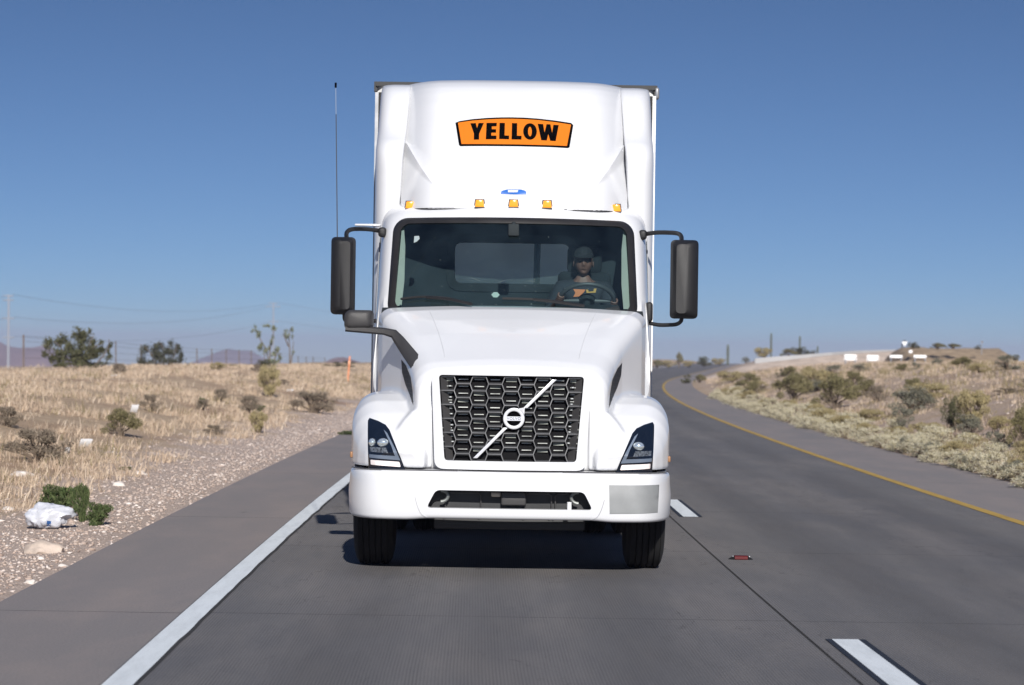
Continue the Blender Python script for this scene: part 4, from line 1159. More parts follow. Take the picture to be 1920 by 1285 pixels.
def shrub_meshes(w, h, d, n, size, seed, lumps=14, up=.0, elong=1.6, open_=.35, fmat=None, smat=None, stems=16):
    """leafy crown of many small leaves in uneven clumps, and the branching stems under it"""
    rng = np.random.default_rng(seed)
    cen = []; 
    for _ in range(lumps):
        a = rng.uniform(0, 2 * np.pi); q = np.sqrt(rng.uniform(0, 1)); t = rng.uniform(.12, 1)
        wid = .5 * (1 - .45 * max(0, t - .55) / .45) * (.55 + .45 * min(1, t / .35))
        cen.append((np.cos(a) * q * wid * w * .86, np.sin(a) * q * wid * d * .86, t * h * .82))
    cen = np.array(cen); rad = rng.uniform(.15, .30, size=lumps)
    k = rng.integers(0, lumps, size=n)
    dirs = rng.normal(size=(n, 3)); dirs /= np.linalg.norm(dirs, axis=1, keepdims=True)
    rr_ = rng.uniform(open_, 1, size=(n, 1)) ** .6
    P = cen[k] + dirs * rr_ * rad[k][:, None] * np.array([w, d, h]) * .62
    P[:, 2] = np.abs(P[:, 2]) + .01
    V, Q = leaf_quads(P, size, rng, updir=np.array([0, 0, up]) if up else None, elong=elong)
    fme = raw_mesh('foliage', V, Q, fmat)
    sb = MB()
    for i in range(stems):
        c = cen[i % lumps] + rng.normal(size=3) * .05 * h
        m1 = Vector((c[0] * .35 + rng.normal() * .04 * w, c[1] * .35, c[2] * .5))
        sb.tube([(c[0] * .06, c[1] * .06, -.05), m1, Vector(c) * 1.0, Vector((c[0] * 1.15, c[1] * 1.15, c[2] * 1.12))], [.020 * h ** .5, .013 * h ** .5, .008 * h ** .5, .003], 4)
    me = bpy.data.meshes.new('stem'); me.from_pydata([tuple(v) for v in sb.v], [], sb.f); me.materials.append(smat)
    return fme, me
OLV = island_mat('olive_leaves', [(.11, .10, .048), (.20, .18, .09), (.29, .255, .135), (.15, .135, .065)])
GOLD = island_mat('golden_stems', [(.30, .25, .125), (.40, .335, .18), (.24, .20, .10), (.46, .395, .23)])
SAGE = island_mat('sage_leaves', [(.11, .11, .075), (.20, .195, .15), (.30, .29, .235), (.15, .15, .09)])
GREY = island_mat('grey_twigs', [(.17, .14, .105), (.27, .22, .17), (.21, .175, .13), (.34, .285, .22)])
DGRN = island_mat('dark_green_leaves', [(.06, .066, .030), (.10, .102, .05), (.15, .145, .08), (.075, .078, .042)])
BGRN = island_mat('bright_green_leaves', [(.055, .085, .028), (.085, .12, .042), (.13, .15, .065), (.05, .075, .028)])
STRAW = island_mat('straw', [(.54, .42, .31), (.66, .54, .41), (.45, .335, .245), (.59, .455, .325), (.76, .65, .52)], transl=.3)
PALE = island_mat('pale_flower_heads', [(.62, .55, .34), (.76, .70, .55), (.50, .44, .24), (.80, .77, .67), (.34, .32, .16)], transl=.3)
BARK = mat('twig_bark', (.12, .09, .065), .9, var=.3)
proto = {}
def kind(name, **kw):
    proto[name] = shrub_meshes(smat=BARK, **kw)
kind('olive', w=1, h=1, d=1, n=4200, size=.016, seed=1, lumps=20, up=.5, elong=2.0, fmat=OLV)
kind('gold', w=1, h=1, d=1, n=4200, size=.014, seed=2, lumps=22, up=1.1, elong=2.6, fmat=GOLD)
kind('sage', w=1, h=1, d=1, n=4600, size=.016, seed=3, lumps=24, elong=1.3, fmat=SAGE)
kind('sage2', w=1, h=1, d=1, n=4200, size=.018, seed=13, lumps=18, elong=1.3, fmat=SAGE)
kind('grey', w=1, h=1, d=1, n=3000, size=.014, seed=4, lumps=20, up=.4, elong=2.8, open_=.2, fmat=GREY, stems=26)
kind('dark', w=1, h=1, d=1, n=3600, size=.019, seed=5, lumps=22, elong=1.5, fmat=DGRN, stems=22)
kind('dark2', w=1, h=1, d=1, n=2600, size=.020, seed=15, lumps=13, elong=1.6, fmat=DGRN, stems=24)
kind('green', w=1, h=1, d=1, n=2300, size=.027, seed=6, lumps=18, up=.9, elong=2.4, fmat=BGRN)
kind('pale', w=1, h=1, d=1, n=3400, size=.017, seed=7, lumps=26, up=.2, elong=1.2, fmat=PALE)
nobj = {}
def shrub(name, k, pos, w, h, label, cat='shrub', group=None, rot=None, d=None):
    o = empty(name, (pos.x, pos.y, pos.z - .02)); o.scale = (w, d or w, h); o.rotation_euler = (0, 0, rot if rot is not None else rnd.uniform(-.6, .6))
    tag(o, label, cat, group)
    for nm, me in zip(('foliage', 'stem'), proto[k]):
        c = bpy.data.objects.new(nm, me); COL.objects.link(c); c.parent = o
    return o
def px_shrub(name, k, u, vb, wpx, hpx, label, cat='shrub', group=None, pos=None, **kw):
    p = pos or place(u, vb); s = p.y / F
    return shrub(name, k, p, wpx * s * 1.08, hpx * s * 1.08, label, cat, group, **kw)
G_R = 'shrubs on the bank right of the road'; G_L = 'shrubs on the bank left of the road'; G_F = 'bushes along the far rim of the road'; G_C = 'bushes on the right skyline'; G_E = 'pale flowering clumps edging the right shoulder'
R_ = [
 ('desert_shrub', 'olive', 1566, 767, 92, 64, 'broad olive shrub with a grey twiggy foot, left of the thin dark twiggy bush', G_R),
 ('desert_shrub', 'grey', 1644, 755, 44, 34, 'thin dark twiggy bush between the olive shrub and the big sage shrub', G_R),
 ('desert_shrub', 'sage', 1712, 775, 106, 52, 'widest grey green sage shrub, halfway up the right bank', G_R),
 ('desert_shrub', 'sage2', 1693, 803, 52, 42, 'small grey sage shrub just below the widest sage shrub', G_R),
 ('desert_shrub', 'dark', 1786, 802, 46, 62, 'dark green half of the big bush pair near the right frame', G_R),
 ('desert_shrub', 'gold', 1830, 798, 74, 74, 'tall golden olive bush directly behind the dark green one', G_R),
 ('desert_shrub', 'sage', 1818, 815, 62, 40, 'low pale sage clump in front of the golden olive bush', G_R),
 ('desert_shrub', 'olive', 1914, 838, 56, 70, 'olive bush cut off by the right frame', G_R),
 ('desert_shrub', 'sage2', 1868, 842, 48, 36, 'small round sage shrub left of the bush cut off by the frame', G_R),
 ('desert_shrub', 'dark2', 1468, 708, 26, 20, 'small dark green bush high on the right bank below the white wall', G_R),
 ('desert_shrub', 'olive', 1489, 753, 70, 54, 'tall olive bush with dark gaps, leftmost big bush of the right bank', G_R),
 ('desert_shrub', 'gold', 1535, 728, 70, 40, 'golden bush behind the broad olive shrub', G_R),
 ('desert_shrub', 'grey', 1425, 736, 44, 14, 'low dark twiggy mat on bare soil of the right bank', G_R),
 ('desert_shrub', 'dark2', 1286, 720, 22, 19, 'dark brown green bush at the inside of the road bend', G_R),
 ('desert_shrub', 'olive', 1312, 718, 26, 16, 'little olive bush right of the dark one inside the bend', G_R),
 ('desert_shrub', 'gold', 1375, 716, 66, 22, 'low golden grass mound above the inside of the bend', G_R),
 ('desert_shrub', 'gold', 1640, 790, 60, 26, 'low golden clump left of the small grey sage shrub', G_R),
 ('desert_shrub', 'olive', 1600, 722, 44, 26, 'small yellowish olive shrub behind the thin twiggy bush', G_R),
 ('desert_shrub', 'gold', 1750, 748, 90, 34, 'wide straw gold clump above the widest sage shrub', G_R),
 ('desert_shrub', 'grey', 1890, 738, 54, 12, 'flat dark twig mat on the pale soil near the right frame', G_R),
 ('desert_shrub', 'gold', 1880, 810, 50, 34, 'gold clump between the tall golden bush and the frame', G_R),
]
for q in R_: px_shrub(q[0], q[1], *q[2:6], q[6], 'shrub', q[7])
def far_at(u, v, Y, dz=0):
    p = at(u, v, Y); return Vector((p.x, p.y, p.z + dz))
for u, vb, w, h, k, Y, lb in [
 (1232, 690, 26, 15, 'olive', 330, 'dull olive bush nearest the trailer on the far road rim'),
 (1254, 689, 26, 14, 'gold', 332, 'yellowish bush second from the trailer on the far road rim'),
 (1273, 688, 16, 27, 'olive', 335, 'pointed tall bush on the far road rim'),
 (1292, 688, 26, 12, 'gold', 340, 'low yellowish bush right of the pointed one on the far rim'),
 (1320, 686, 32, 18, 'dark', 350, 'rounded green bush in the middle of the far road rim'),
 (1349, 684, 34, 13, 'gold', 380, 'low straw coloured bush left of the lone cactus on the far rim'),
 (1398, 681, 20, 12, 'sage', 420, 'small grey bush right of the lone cactus')]:
    px_shrub('roadside_bush', k, u, vb, w, h, lb, 'bush', G_F, pos=far_at(u, vb, Y), d=None)
for u, vb, w, h, k, Y, lb in [
 (1433, 671, 40, 21, 'gold', 210, 'yellow green bush behind the left end of the white wall'),
 (1478, 669, 34, 15, 'olive', 215, 'olive bush between the yellow green and the dark bush behind the wall'),
 (1500, 666, 44, 16, 'dark', 218, 'dark green bush around the second tall cactus'),
 (1524, 663, 16, 7, 'dark2', 220, 'tiny dark bush at the right end of the wall bushes'),
 (1713, 653, 25, 12, 'dark', 150, 'round dark bush beside the triangular sign'),
 (1758, 654, 32, 11, 'olive', 150, 'left of two low olive bushes on the skyline mound'),
 (1787, 653, 32, 9, 'olive', 150, 'right of two low olive bushes on the skyline mound'),
 (1834, 655, 14, 9, 'dark2', 150, 'small dark bush under the round sign on the skyline')]:
    px_shrub('skyline_bush', k, u, vb, w, h, lb, 'bush', G_C, pos=far_at(u, vb, Y))
L_ = [
 ('desert_shrub', 'olive', 226, 818, 78, 52, 'olive grey shrub in the dry grass above the plastic bag', G_L),
 ('desert_shrub', 'grey', 70, 868, 120, 66, 'broad dark twiggy shrub low on the left bank at the frame', G_L),
 ('desert_shrub', 'grey', 12, 800, 60, 40, 'dark twiggy shrub cut off by the left frame', G_L),
 ('desert_shrub', 'grey', 282, 772, 40, 34, 'dull twiggy bush right of the white paper scrap', G_L),
 ('desert_shrub', 'green', 377, 768, 16, 24, 'small bright green sprig in dry grass, left one', G_L),
 ('desert_shrub', 'green', 484, 772, 30, 14, 'small bright green sprig in dry grass, right one', G_L),
 ('desert_shrub', 'grey', 588, 775, 90, 42, 'wide grey straw shrub left of the truck fender', G_L),
 ('desert_shrub', 'gold', 508, 745, 50, 66, 'tall dry stalky weed clump in the middle of the left bank', G_L),
 ('desert_shrub', 'gold', 486, 812, 40, 46, 'dry straw tussock at the gravel rim', G_L),
 ('desert_shrub', 'grey', 402, 815, 40, 20, 'low grey twig mat above the gravel', G_L),
 ('desert_shrub', 'dark2', 640, 690, 62, 14, 'dark low thicket on the crest beside the orange stake', G_L),
 ('desert_shrub', 'green', 234, 882, 30, 10, 'flat green weed on the gravel above the plastic bag', G_L),
 ('desert_shrub', 'green', 650, 818, 40, 12, 'strip of green weeds at the shoulder rim beside the truck', G_L),
]
for q in L_: px_shrub(q[0], q[1], *q[2:6], q[6], 'shrub', q[7])
Pl = place(125, 982)
px_shrub('green_weed', 'green', 108, 972, 96, 66, 'leafy bright green weed behind the plastic bag on the gravel', 'plant')
px_shrub('green_weed', 'green', 150, 978, 42, 74, 'tall upright green weed right of the plastic bag', 'plant')
px_shrub('green_weed', 'green', 184, 985, 56, 46, 'low spreading green weed, rightmost beside the bag', 'plant')

# trees and big bushes on the left crest
def tree(name, label, u, vb, Y, trunks, crowns, n, size, fm, seed, group, lean=0, cat='tree'):
    """trunks: pixel polylines; crowns: (u, v, ru, rv) clumps of leaves"""
    s = Y / F; base = far_at(u, vb, Y); rng = np.random.default_rng(seed)
    o = empty(name, base); tag(o, label, cat, group)
    def L(uu, vv): p = at(uu, vv, Y); return p - base
    sb = MB()
    for t in trunks:
        dy = rng.normal() * 12 * s
        P = [L(a, b) + Vector((0, dy * i / max(1, len(t) - 1), 0)) for i, (a, b) in enumerate(t)]; P[0].z -= .3
        sb.tube(smooth_path(P, 3), [lerp(1.6 * s, .45 * s, i / ((len(P) - 1) * 3)) for i in range((len(P) - 1) * 3 + 1)], 5)
    sb.build('trunk', BARK, o)
    area = sum(c[2] * c[3] for c in crowns); Pn = []
    for (cu, cv, ru, rv) in crowns:
        m = int(n * ru * rv / area); c = np.array(L(cu, cv)); q = max(3, int(m / 90)); sub = rng.normal(size=(q, 3)); sub /= np.maximum(1.0, np.linalg.norm(sub, axis=1, keepdims=True))
        k = rng.integers(0, q, m); dd = rng.normal(size=(m, 3)) * .24
        Pn.append(c + (sub[k] * .85 + dd) * np.array([ru * s, (ru + rv) / 2 * s * 1.1, rv * s]))
    Pn = np.concatenate(Pn)
    V, Q = leaf_quads(Pn, size, rng)
    me = raw_mesh('crown', V, Q, fm); c = bpy.data.objects.new('crown', me); COL.objects.link(c); c.parent = o
    return o
G_T = 'bushy trees on the left skyline'
tree('desert_tree', 'large dark green bushy tree on the left crest, biggest of the skyline', 146, 690, 92,
     [[(140, 690), (120, 660), (100, 640)], [(146, 690), (150, 650), (152, 625)], [(152, 690), (175, 655), (195, 645)], [(140, 690), (95, 665), (88, 655)], [(150, 690), (170, 640), (178, 630)], [(160, 690), (200, 660), (206, 636)]],
     [(100, 648, 18, 16), (95, 668, 14, 14), (118, 648, 18, 20), (152, 630, 14, 15), (157, 652, 20, 24), (140, 672, 30, 18), (128, 664, 18, 16), (172, 662, 20, 16), (188, 668, 18, 12), (175, 640, 7, 10), (180, 660, 16, 12), (193, 650, 9, 11), (206, 650, 5, 14), (165, 680, 34, 8), (115, 680, 26, 8), (147, 618, 7, 5), (166, 622, 5, 6)], 6600, .037, DGRN, 21, G_T)
tree('desert_tree', 'second dark tree on the left crest, greyer and more open', 305, 695, 112,
     [[(300, 695), (285, 665), (272, 650)], [(305, 695), (308, 660), (300, 640)], [(310, 695), (330, 660), (334, 645)], [(300, 695), (268, 680), (260, 670)], [(308, 695), (322, 660), (318, 646)]],
     [(280, 660, 16, 14), (300, 662, 16, 16), (322, 656, 14, 14), (338, 664, 8, 16), (270, 680, 16, 12), (305, 682, 34, 12), (297, 644, 8, 6), (334, 648, 5, 8), (312, 668, 22, 14)], 3800, .037, island_mat('grey_green_leaves', [(.05, .055, .035), (.085, .088, .06), (.12, .12, .085), (.06, .06, .045)]), 22, G_T)
PALEG = island_mat('pale_green_leaves', [(.17, .20, .13), (.24, .27, .18), (.30, .31, .22), (.20, .22, .15)], transl=.4)
tree('slender_tree', 'tall airy pale green tree with two leaning limbs on the left crest', 505, 690, 125,
     [[(508, 692), (500, 660), (484, 630), (476, 610)], [(508, 692), (506, 655), (512, 630), (513, 612)], [(510, 690), (518, 665), (526, 655)]],
     [(476, 616, 4, 8), (482, 630, 6, 10), (490, 645, 8, 10), (498, 656, 8, 8), (510, 640, 5, 10), (513, 622, 4, 10), (497, 610, 8, 4), (521, 665, 9, 12), (516, 682, 13, 9)], 900, .05, PALEG, 23, 'airy pale trees on the left crest')
tree('slender_tree', 'faint smaller airy tree right of the tall airy one', 541, 690, 150,
     [[(543, 692), (543, 660), (541, 630), (546, 612)], [(543, 690), (548, 665), (550, 640)], [(541, 640), (532, 625)]],
     [(540, 632, 8, 6), (548, 624, 5, 9), (536, 622, 5, 5), (552, 662, 3, 4)], 260, .05, PALEG, 24, 'airy pale trees on the left crest')
for u, vb, w, h, lb in [(497, 691, 40, 18, 'dark low bush at the foot of the airy pale tree'), (432, 690, 50, 8, 'flat dark bush left of the airy pale tree'), (360, 692, 30, 12, 'low dark bush right of the second dark tree'), (250, 690, 30, 8, 'low dark bush left of the second dark tree')]:
    px_shrub('crest_bush', 'dark', u, vb, w, h, lb, 'bush', 'low bushes on the left crest', pos=far_at(u, vb, 120))

# saguaro cacti
def saguaro(u, vt, vb, wpx, Y, lb, arms=()):
    s = Y / F; b = far_at(u, vb, Y); h = (vb - vt) * s; r = wpx / 2 * s
    mb = MB(); R = []
    for t, f in ((-.05, .85), (.3, 1), (.7, 1.02), (.88, .95), (.96, .7), (1, .25)):
        R.append([Vector((math.cos(a) * r * f * (1 + .10 * math.cos(10 * a)), math.sin(a) * r * f * (1 + .10 * math.cos(10 * a)), h * t)) for a in [2 * math.pi * k / 40 for k in range(40)]])
    mb.loft(R)
    o = mb.build('saguaro_cactus', mat('cactus_skin', (.075, .085, .06), .8, var=.3), None); o.location = b
    tag(o, lb, 'cactus', 'saguaro cacti on the skyline right of the truck'); return o
saguaro(1364.5, 646, 683, 4.2, 400, 'lone saguaro cactus on the far road rim left of the white wall')
saguaro(1445.5, 624, 668, 3.2, 222, 'tallest saguaro cactus behind the yellow green bush')
saguaro(1499.5, 630, 662, 3.0, 222, 'saguaro cactus rising from the dark green bush behind the wall')
saguaro(1533, 649, 662, 2.6, 222, 'shortest saguaro cactus, right of the wall bushes')

# ------------------------------------------------------------------ dry grass, gravel
def blades(name, regions, m, seed, hgt, wid, per):
    rng = np.random.default_rng(seed); B = []
    for (n, f) in regions:
        B += f(n, rng)
    B = np.array(B); n = len(B)
    B[:, 3] *= rng.uniform(.5, 1.25, n)
    base = np.repeat(B[:, :3], per, axis=0); sc = np.repeat(B[:, 3], per)[:, None]
    N = len(base)
    off = rng.normal(size=(N, 3)) * np.array([.11, .11, 0]) * sc; ang = rng.uniform(0, 2 * np.pi, N); lean = rng.uniform(.1, 1.25, (N, 1))
    d = np.stack([np.cos(ang), np.sin(ang), np.zeros(N)], 1); h = hgt * sc * rng.uniform(.45, 1.15, (N, 1))
    w = np.stack([-np.sin(ang + .8), np.cos(ang + .8), np.zeros(N)], 1) * wid * sc * rng.uniform(.6, 1.4, (N, 1)) * (np.maximum(base[:, 1:2], 20) / 40) ** .5
    p = base + off; p[:, 2] -= .02
    mid = p + d * lean * h * .35 + np.array([0, 0, 1]) * h * .62; tip = p + d * lean * h * .95 + np.array([0, 0, 1]) * h * (1 - .25 * lean)
    V = np.stack([p - w, p + w, mid + w * .7, tip, mid - w * .7], axis=1).reshape(-1, 3)
    i = np.arange(N)[:, None] * 5
    Fq = np.concatenate([i, i + 1, i + 2, i + 3, i + 4], axis=1)
    me = raw_mesh(name, V, Fq, m); o = bpy.data.objects.new(name, me); COL.objects.link(o); o['kind'] = 'stuff'; return o
def left_region(e0, e1, y0, y1, smin, smax, thr=-.15):
    def f(n, rng):
        out = []
        while len(out) < n:
            Y = y0 * (y1 / y0) ** rng.uniform(); e = rng.uniform(e0, e1); X = L_EDGE + curve(Y) - e
            if X < -.30 * Y - 5: continue
            k = noise.noise((X * .35, Y * .22, 5.5)) + .5 * noise.noise((X * 1.1, Y * .8, 2.2))
            if k < thr + (0.45 * max(0, (2.6 - e) / 2.6)) and rng.uniform() > .10: continue
            out.append((X, Y, terrain_z(X, Y), rng.uniform(smin, smax)))
        return out
    return f
def right_region(e0, e1, y0, y1, smin, smax, thr=-.1):
    def f(n, rng):
        out = []
        while len(out) < n:
            Y = y0 * (y1 / y0) ** rng.uniform(); e = rng.uniform(e0, e1); X = R_EDGE + curve(Y) + e
            if X > .30 * Y + 5: continue
            k = noise.noise((X * .35, Y * .22, 15.5)) + .5 * noise.noise((X * 1.1, Y * .8, 12.2))
            if k < thr and rng.uniform() > .07: continue
            out.append((X, Y, terrain_z(X, Y), rng.uniform(smin, smax)))
        return out
    return f
blades('dry_grass', [(7600, left_region(1.4, 14, 15, 150, .5, 1.35)), (900, left_region(8, 22, 40, 120, .6, 1.3))], STRAW, 31, .17, .0052, 20)
blades('dry_grass', [(4200, right_region(.8, 15, 18, 170, .6, 1.2, -.12)), (1300, right_region(8, 22, 60, 160, .5, 1.0))], STRAW, 32, .17, .0052, 18)
blades('weedy_grass', [(700, left_region(2.0, 12, 24, 120, .6, 1.2, .1)), (1500, right_region(.8, 10, 28, 140, .6, 1.3, -.1))], island_mat('dull_weeds', [(.17, .145, .07), (.26, .22, .11), (.33, .27, .15), (.20, .16, .09)]), 33, .20, .0052, 14)
# pale flowering clumps hanging over the shoulder on the right
rr2 = random.Random(12)
Y = 27.0; i = 0
while Y < 105:
    e = rr2.uniform(-.02, .28); X = R_EDGE + curve(Y) + e; p = Vector((X, Y, terrain_z(X, Y)))
    shrub('flowering_clump', 'pale', p, rr2.uniform(.45, .8), rr2.uniform(.24, .40), 'pale cream flowering clump spilling over the right shoulder rim', 'plant', G_E, rot=rr2.uniform(0, 6))
    if rr2.random() < .8:
        X2 = X + rr2.uniform(.35, .9); shrub('flowering_clump', 'pale' if rr2.random() < .6 else 'gold', Vector((X2, Y + .2, terrain_z(X2, Y + .2))), rr2.uniform(.45, .85), rr2.uniform(.22, .42), 'pale cream flowering clump spilling over the right shoulder rim', 'plant', G_E, rot=rr2.uniform(0, 6))
    if rr2.random() < .28 and Y < 60:
        X2 = X - .05; shrub('shoulder_weed', 'sage2', Vector((X2, Y + .35, terrain_z(X2, Y + .35))), rr2.uniform(.3, .5), rr2.uniform(.25, .36), 'grey green weed between the pale clumps on the right shoulder rim', 'plant', 'grey weeds on the right shoulder rim', rot=rr2.uniform(0, 6))
    Y += rr2.uniform(.45, .8) * (1 + Y / 90); i += 1
# smaller scrub clumps scattered over both banks
r5 = random.Random(77)
def scatter(n, side, ks, lb, grp):
    k = 0
    while k < n:
        Y = 26 * (115 / 26) ** r5.random(); e = r5.uniform(1.6, 12) if side < 0 else r5.uniform(.9, 11)
        X = (L_EDGE + curve(Y) - e) if side < 0 else (R_EDGE + curve(Y) + e)
        if abs(X) > .21 * Y + 1: continue
        w = r5.uniform(.35, .75 if side < 0 else 1.0); shrub('scrub_clump', r5.choice(ks), Vector((X, Y, terrain_z(X, Y))), w, w * r5.uniform(.35, .75), lb, 'shrub', grp, rot=r5.uniform(0, 6)); k += 1
scatter(9, -1, ['grey', 'grey', 'gold', 'grey'], 'small dull scrub clump scattered in the dry grass of the left bank', 'small scrub scattered over the left bank')
scatter(30, 1, ['gold', 'gold', 'olive', 'sage', 'olive', 'sage2'], 'small olive scrub clump scattered over the right bank', 'small scrub scattered over the right bank')
# loose stones: one mesh of many little rocks
def stones(name, n, f, m, seed):
    rng = np.random.default_rng(seed); pts = np.array(f(n, rng)); V = []; T = []
    bm = bmesh.new(); bmesh.ops.create_icosphere(bm, subdivisions=1, radius=1); bv = np.array([v.co[:] for v in bm.verts]); bf = np.array([[v.index for v in q.verts] for q in bm.faces]); bm.free()
    sc = pts[:, 3][:, None, None] * rng.uniform(.6, 1.3, (len(pts), 1, 3)) * np.array([1.2, 1.0, .6])
    jit = 1 + .22 * rng.normal(size=(len(pts), len(bv), 1))
    a = rng.uniform(0, 6.3, len(pts)); ca, sa = np.cos(a)[:, None], np.sin(a)[:, None]
    W = bv[None] * sc * jit; X_ = W[:, :, 0] * ca - W[:, :, 1] * sa; Y_ = W[:, :, 0] * sa + W[:, :, 1] * ca
    W = np.stack([X_, Y_, W[:, :, 2]], 2) + pts[:, None, :3]
    T = (bf[None] + (np.arange(len(pts)) * len(bv))[:, None, None]).reshape(-1, 3)
    me = raw_mesh(name, W.reshape(-1, 3), T, m); o = bpy.data.objects.new(name, me); COL.objects.link(o); o['kind'] = 'stuff'; return o
def grav(n, rng):
    out = []
    while len(out) < n:
        Y = 14 * (75 / 14) ** rng.uniform(); e = abs(rng.normal()) * 1.15 + rng.uniform(0, .25) - .02
        X = L_EDGE + curve(Y) - e
        out.append((X, Y, terrain_z(X, Y) + .003, .006 + .015 * rng.uniform() ** 2.5 + (.03 * rng.uniform() if rng.uniform() < .025 else 0)))
    return out
stones('gravel', 15000, grav, island_mat('gravel_stone', [(.36, .28, .235), (.47, .385, .33), (.28, .21, .175), (.62, .56, .52), (.40, .31, .26)], .9, 0), 41)
def gravr(n, rng):
    out = []
    while len(out) < n:
        Y = 26 * (130 / 26) ** rng.uniform(); e = rng.uniform(.3, 9); X = R_EDGE + curve(Y) + e
        out.append((X, Y, terrain_z(X, Y) + .003, .012 + .03 * rng.uniform() ** 3))
    return out
stones('gravel', 2500, gravr, island_mat('bank_stone', [(.40, .32, .27), (.52, .44, .385), (.33, .26, .22), (.62, .55, .50)], .9, 0), 42)
# ------------------------------------------------------------------ things on the banks and the road
def rock(name, u, v, wpx, hpx, label, m, seed, cat='rock', group=None):
    p = place(u, v); s = p.y / F; bm = bmesh.new(); bmesh.ops.create_icosphere(bm, subdivisions=3, radius=1)
    for w in bm.verts:
        k = 1 + .35 * noise.noise(w.co * 1.3 + Vector((seed, 0, 0))) + .10 * noise.noise(w.co * 4 + Vector((0, seed, 0)))
        w.co = Vector((w.co.x * wpx / 2 * s * k, w.co.y * wpx / 2 * s * k * .8, w.co.z * hpx * s * k * .75 + hpx * s * .15))
    me = bpy.data.meshes.new(name); bm.to_mesh(me); bm.free(); me.materials.append(m)
    o = bpy.data.objects.new(name, me); COL.objects.link(o); o.location = p; finish(o, True, 35); tag(o, label, cat, group); return o
RK = mat('pale_rock', (.46, .38, .32), .9, var=.25, scale=9, bump=.6, bscale=30)
RKW = mat('white_rock', (.56, .51, .47), .9, var=.12, scale=9, bump=.5, bscale=30)
rock('rock', 78, 1036, 76, 24, 'largest flat tan rock on the gravel below the plastic bag', RK, 1)
G_W = 'white stones on the left verge'
rock('rock', 40, 893, 44, 12, 'white flat stone on the gravel at the left frame above the bag', RKW, 2, group=G_W)
rock('rock', 222, 911, 26, 9, 'white stone right of the tall green weed', RKW, 3, group=G_W)
rock('rock', 15, 957, 22, 8, 'white stone left of the plastic bag', RKW, 4, group=G_W)
rock('rock', 57, 1095, 24, 9, 'white stone at the asphalt rim near the frame corner', RKW, 5, group=G_W)
rock('rock', 118, 1063, 20, 6, 'white stone at the asphalt rim under the tan rock', RKW, 6, group=G_W)
rock('rock', 262, 890, 26, 8, 'white stone among the gravel up the verge', RKW, 7, group=G_W)
def scrap(u, v, wpx, hpx, label, rot=0.3, group='white litter on the left bank'):
    p = place(u, v); s = p.y / F; w, h = wpx * s, hpx * s; mb = MB(); V = []; n = 7
    for t in (0, .004):
        for i in range(n):
            for j in range(n):
                a, b = i / (n - 1) - .5, j / (n - 1)
                V.append((a * w + b * .25 * w, t - .25 * h * math.sin(b * 2.3) + noise.noise((a * 3, b * 3, u)) * .06 * w, b * h * .9 + t + noise.noise((a * 3, b * 3, u + 9)) * .12 * h))
    Fc = []
    for t in (0, 1):
        for i in range(n - 1):
            for j in range(n - 1):
                k = t * n * n + i * n + j; Fc.append((k, k + 1, k + n + 1, k + n) if t else (k, k + n, k + n + 1, k + 1))
    rim_ = [i for i in range(n)] + [k * n + n - 1 for k in range(1, n)] + [(n - 1) * n + j for j in range(n - 2, -1, -1)] + [k * n for k in range(n - 2, 0, -1)]
    for a, b in zip(rim_, rim_[1:] + rim_[:1]): Fc.append((a, b, b + n * n, a + n * n))
    o = mesh_obj('paper_scrap', V, Fc, PAPER, None, True, 60); o.location = p; o.rotation_euler = (0, 0, rot); tag(o, label, 'litter', group); return o
PAPER = mat('white_paper', (.47, .47, .48), .7, var=.05)
scrap(250, 773, 13, 15, 'upright white paper scrap in the dry grass of the left bank')
scrap(212, 708, 12, 6, 'flat white scrap high on the left bank')
scrap(157, 838, 22, 16, 'crumpled white scrap in the grass above the broad twiggy shrub')
scrap(125, 850, 9, 12, 'narrow white scrap left of the crumpled one')
scrap(542, 734, 12, 4, 'thin white scrap in the grass near the tall dry weed', group='white litter on the left bank')

# plastic bag caught on the weeds
def bag():
    p = place(86, 992); s = p.y / F; bm = bmesh.new(); bmesh.ops.create_icosphere(bm, subdivisions=4, radius=1)
    for w in bm.verts:
        c = w.co.copy(); k = .92 + .24 * noise.noise(c * 1.6 + Vector((4, 0, 0))) + .34 * abs(noise.noise(c * 2.6)) + .16 * abs(noise.noise(c * 6 + Vector((0, 7, 0)))) + .05 * noise.noise(c * 13)
        x = c.x * 34 * s * k; z = c.z * 24 * s * k
        if c.x > .35 and c.z > 0: x += 26 * s * (c.x - .35); z += 2 * s
        w.co = Vector((x, c.y * 26 * s * k, max(-20 * s, z) + 22 * s))
    me = bpy.data.meshes.new('plastic_bag'); bm.to_mesh(me); bm.free()
    m = mat('white_plastic_film', (.62, .64, .70), .35, var=.12, scale=14, bump=.5, bscale=26)
    m.node_tree.nodes['Principled BSDF'].inputs['Transmission Weight'].default_value = .25
    me.materials.append(m); o = bpy.data.objects.new('plastic_bag', me); COL.objects.link(o); o.location = p; finish(o, True, 60)
    tag(o, 'crumpled white plastic bag with a small blue print, lying against green weeds', 'plastic bag')
    d = bvh_depth(o, 0)
    f = lambda u, v: (at(u, v, p.y).x - p.x, at(u, v, p.y).z - p.z)
    V, Fc = patch([f(91, 986), (f(99, 984)), f(100, 976), f(93, 975)], d, .004, .004, .02)
    mesh_obj('blue_print', V, Fc, mat('blue_print', (.02, .09, .28), .5), o)
bag()

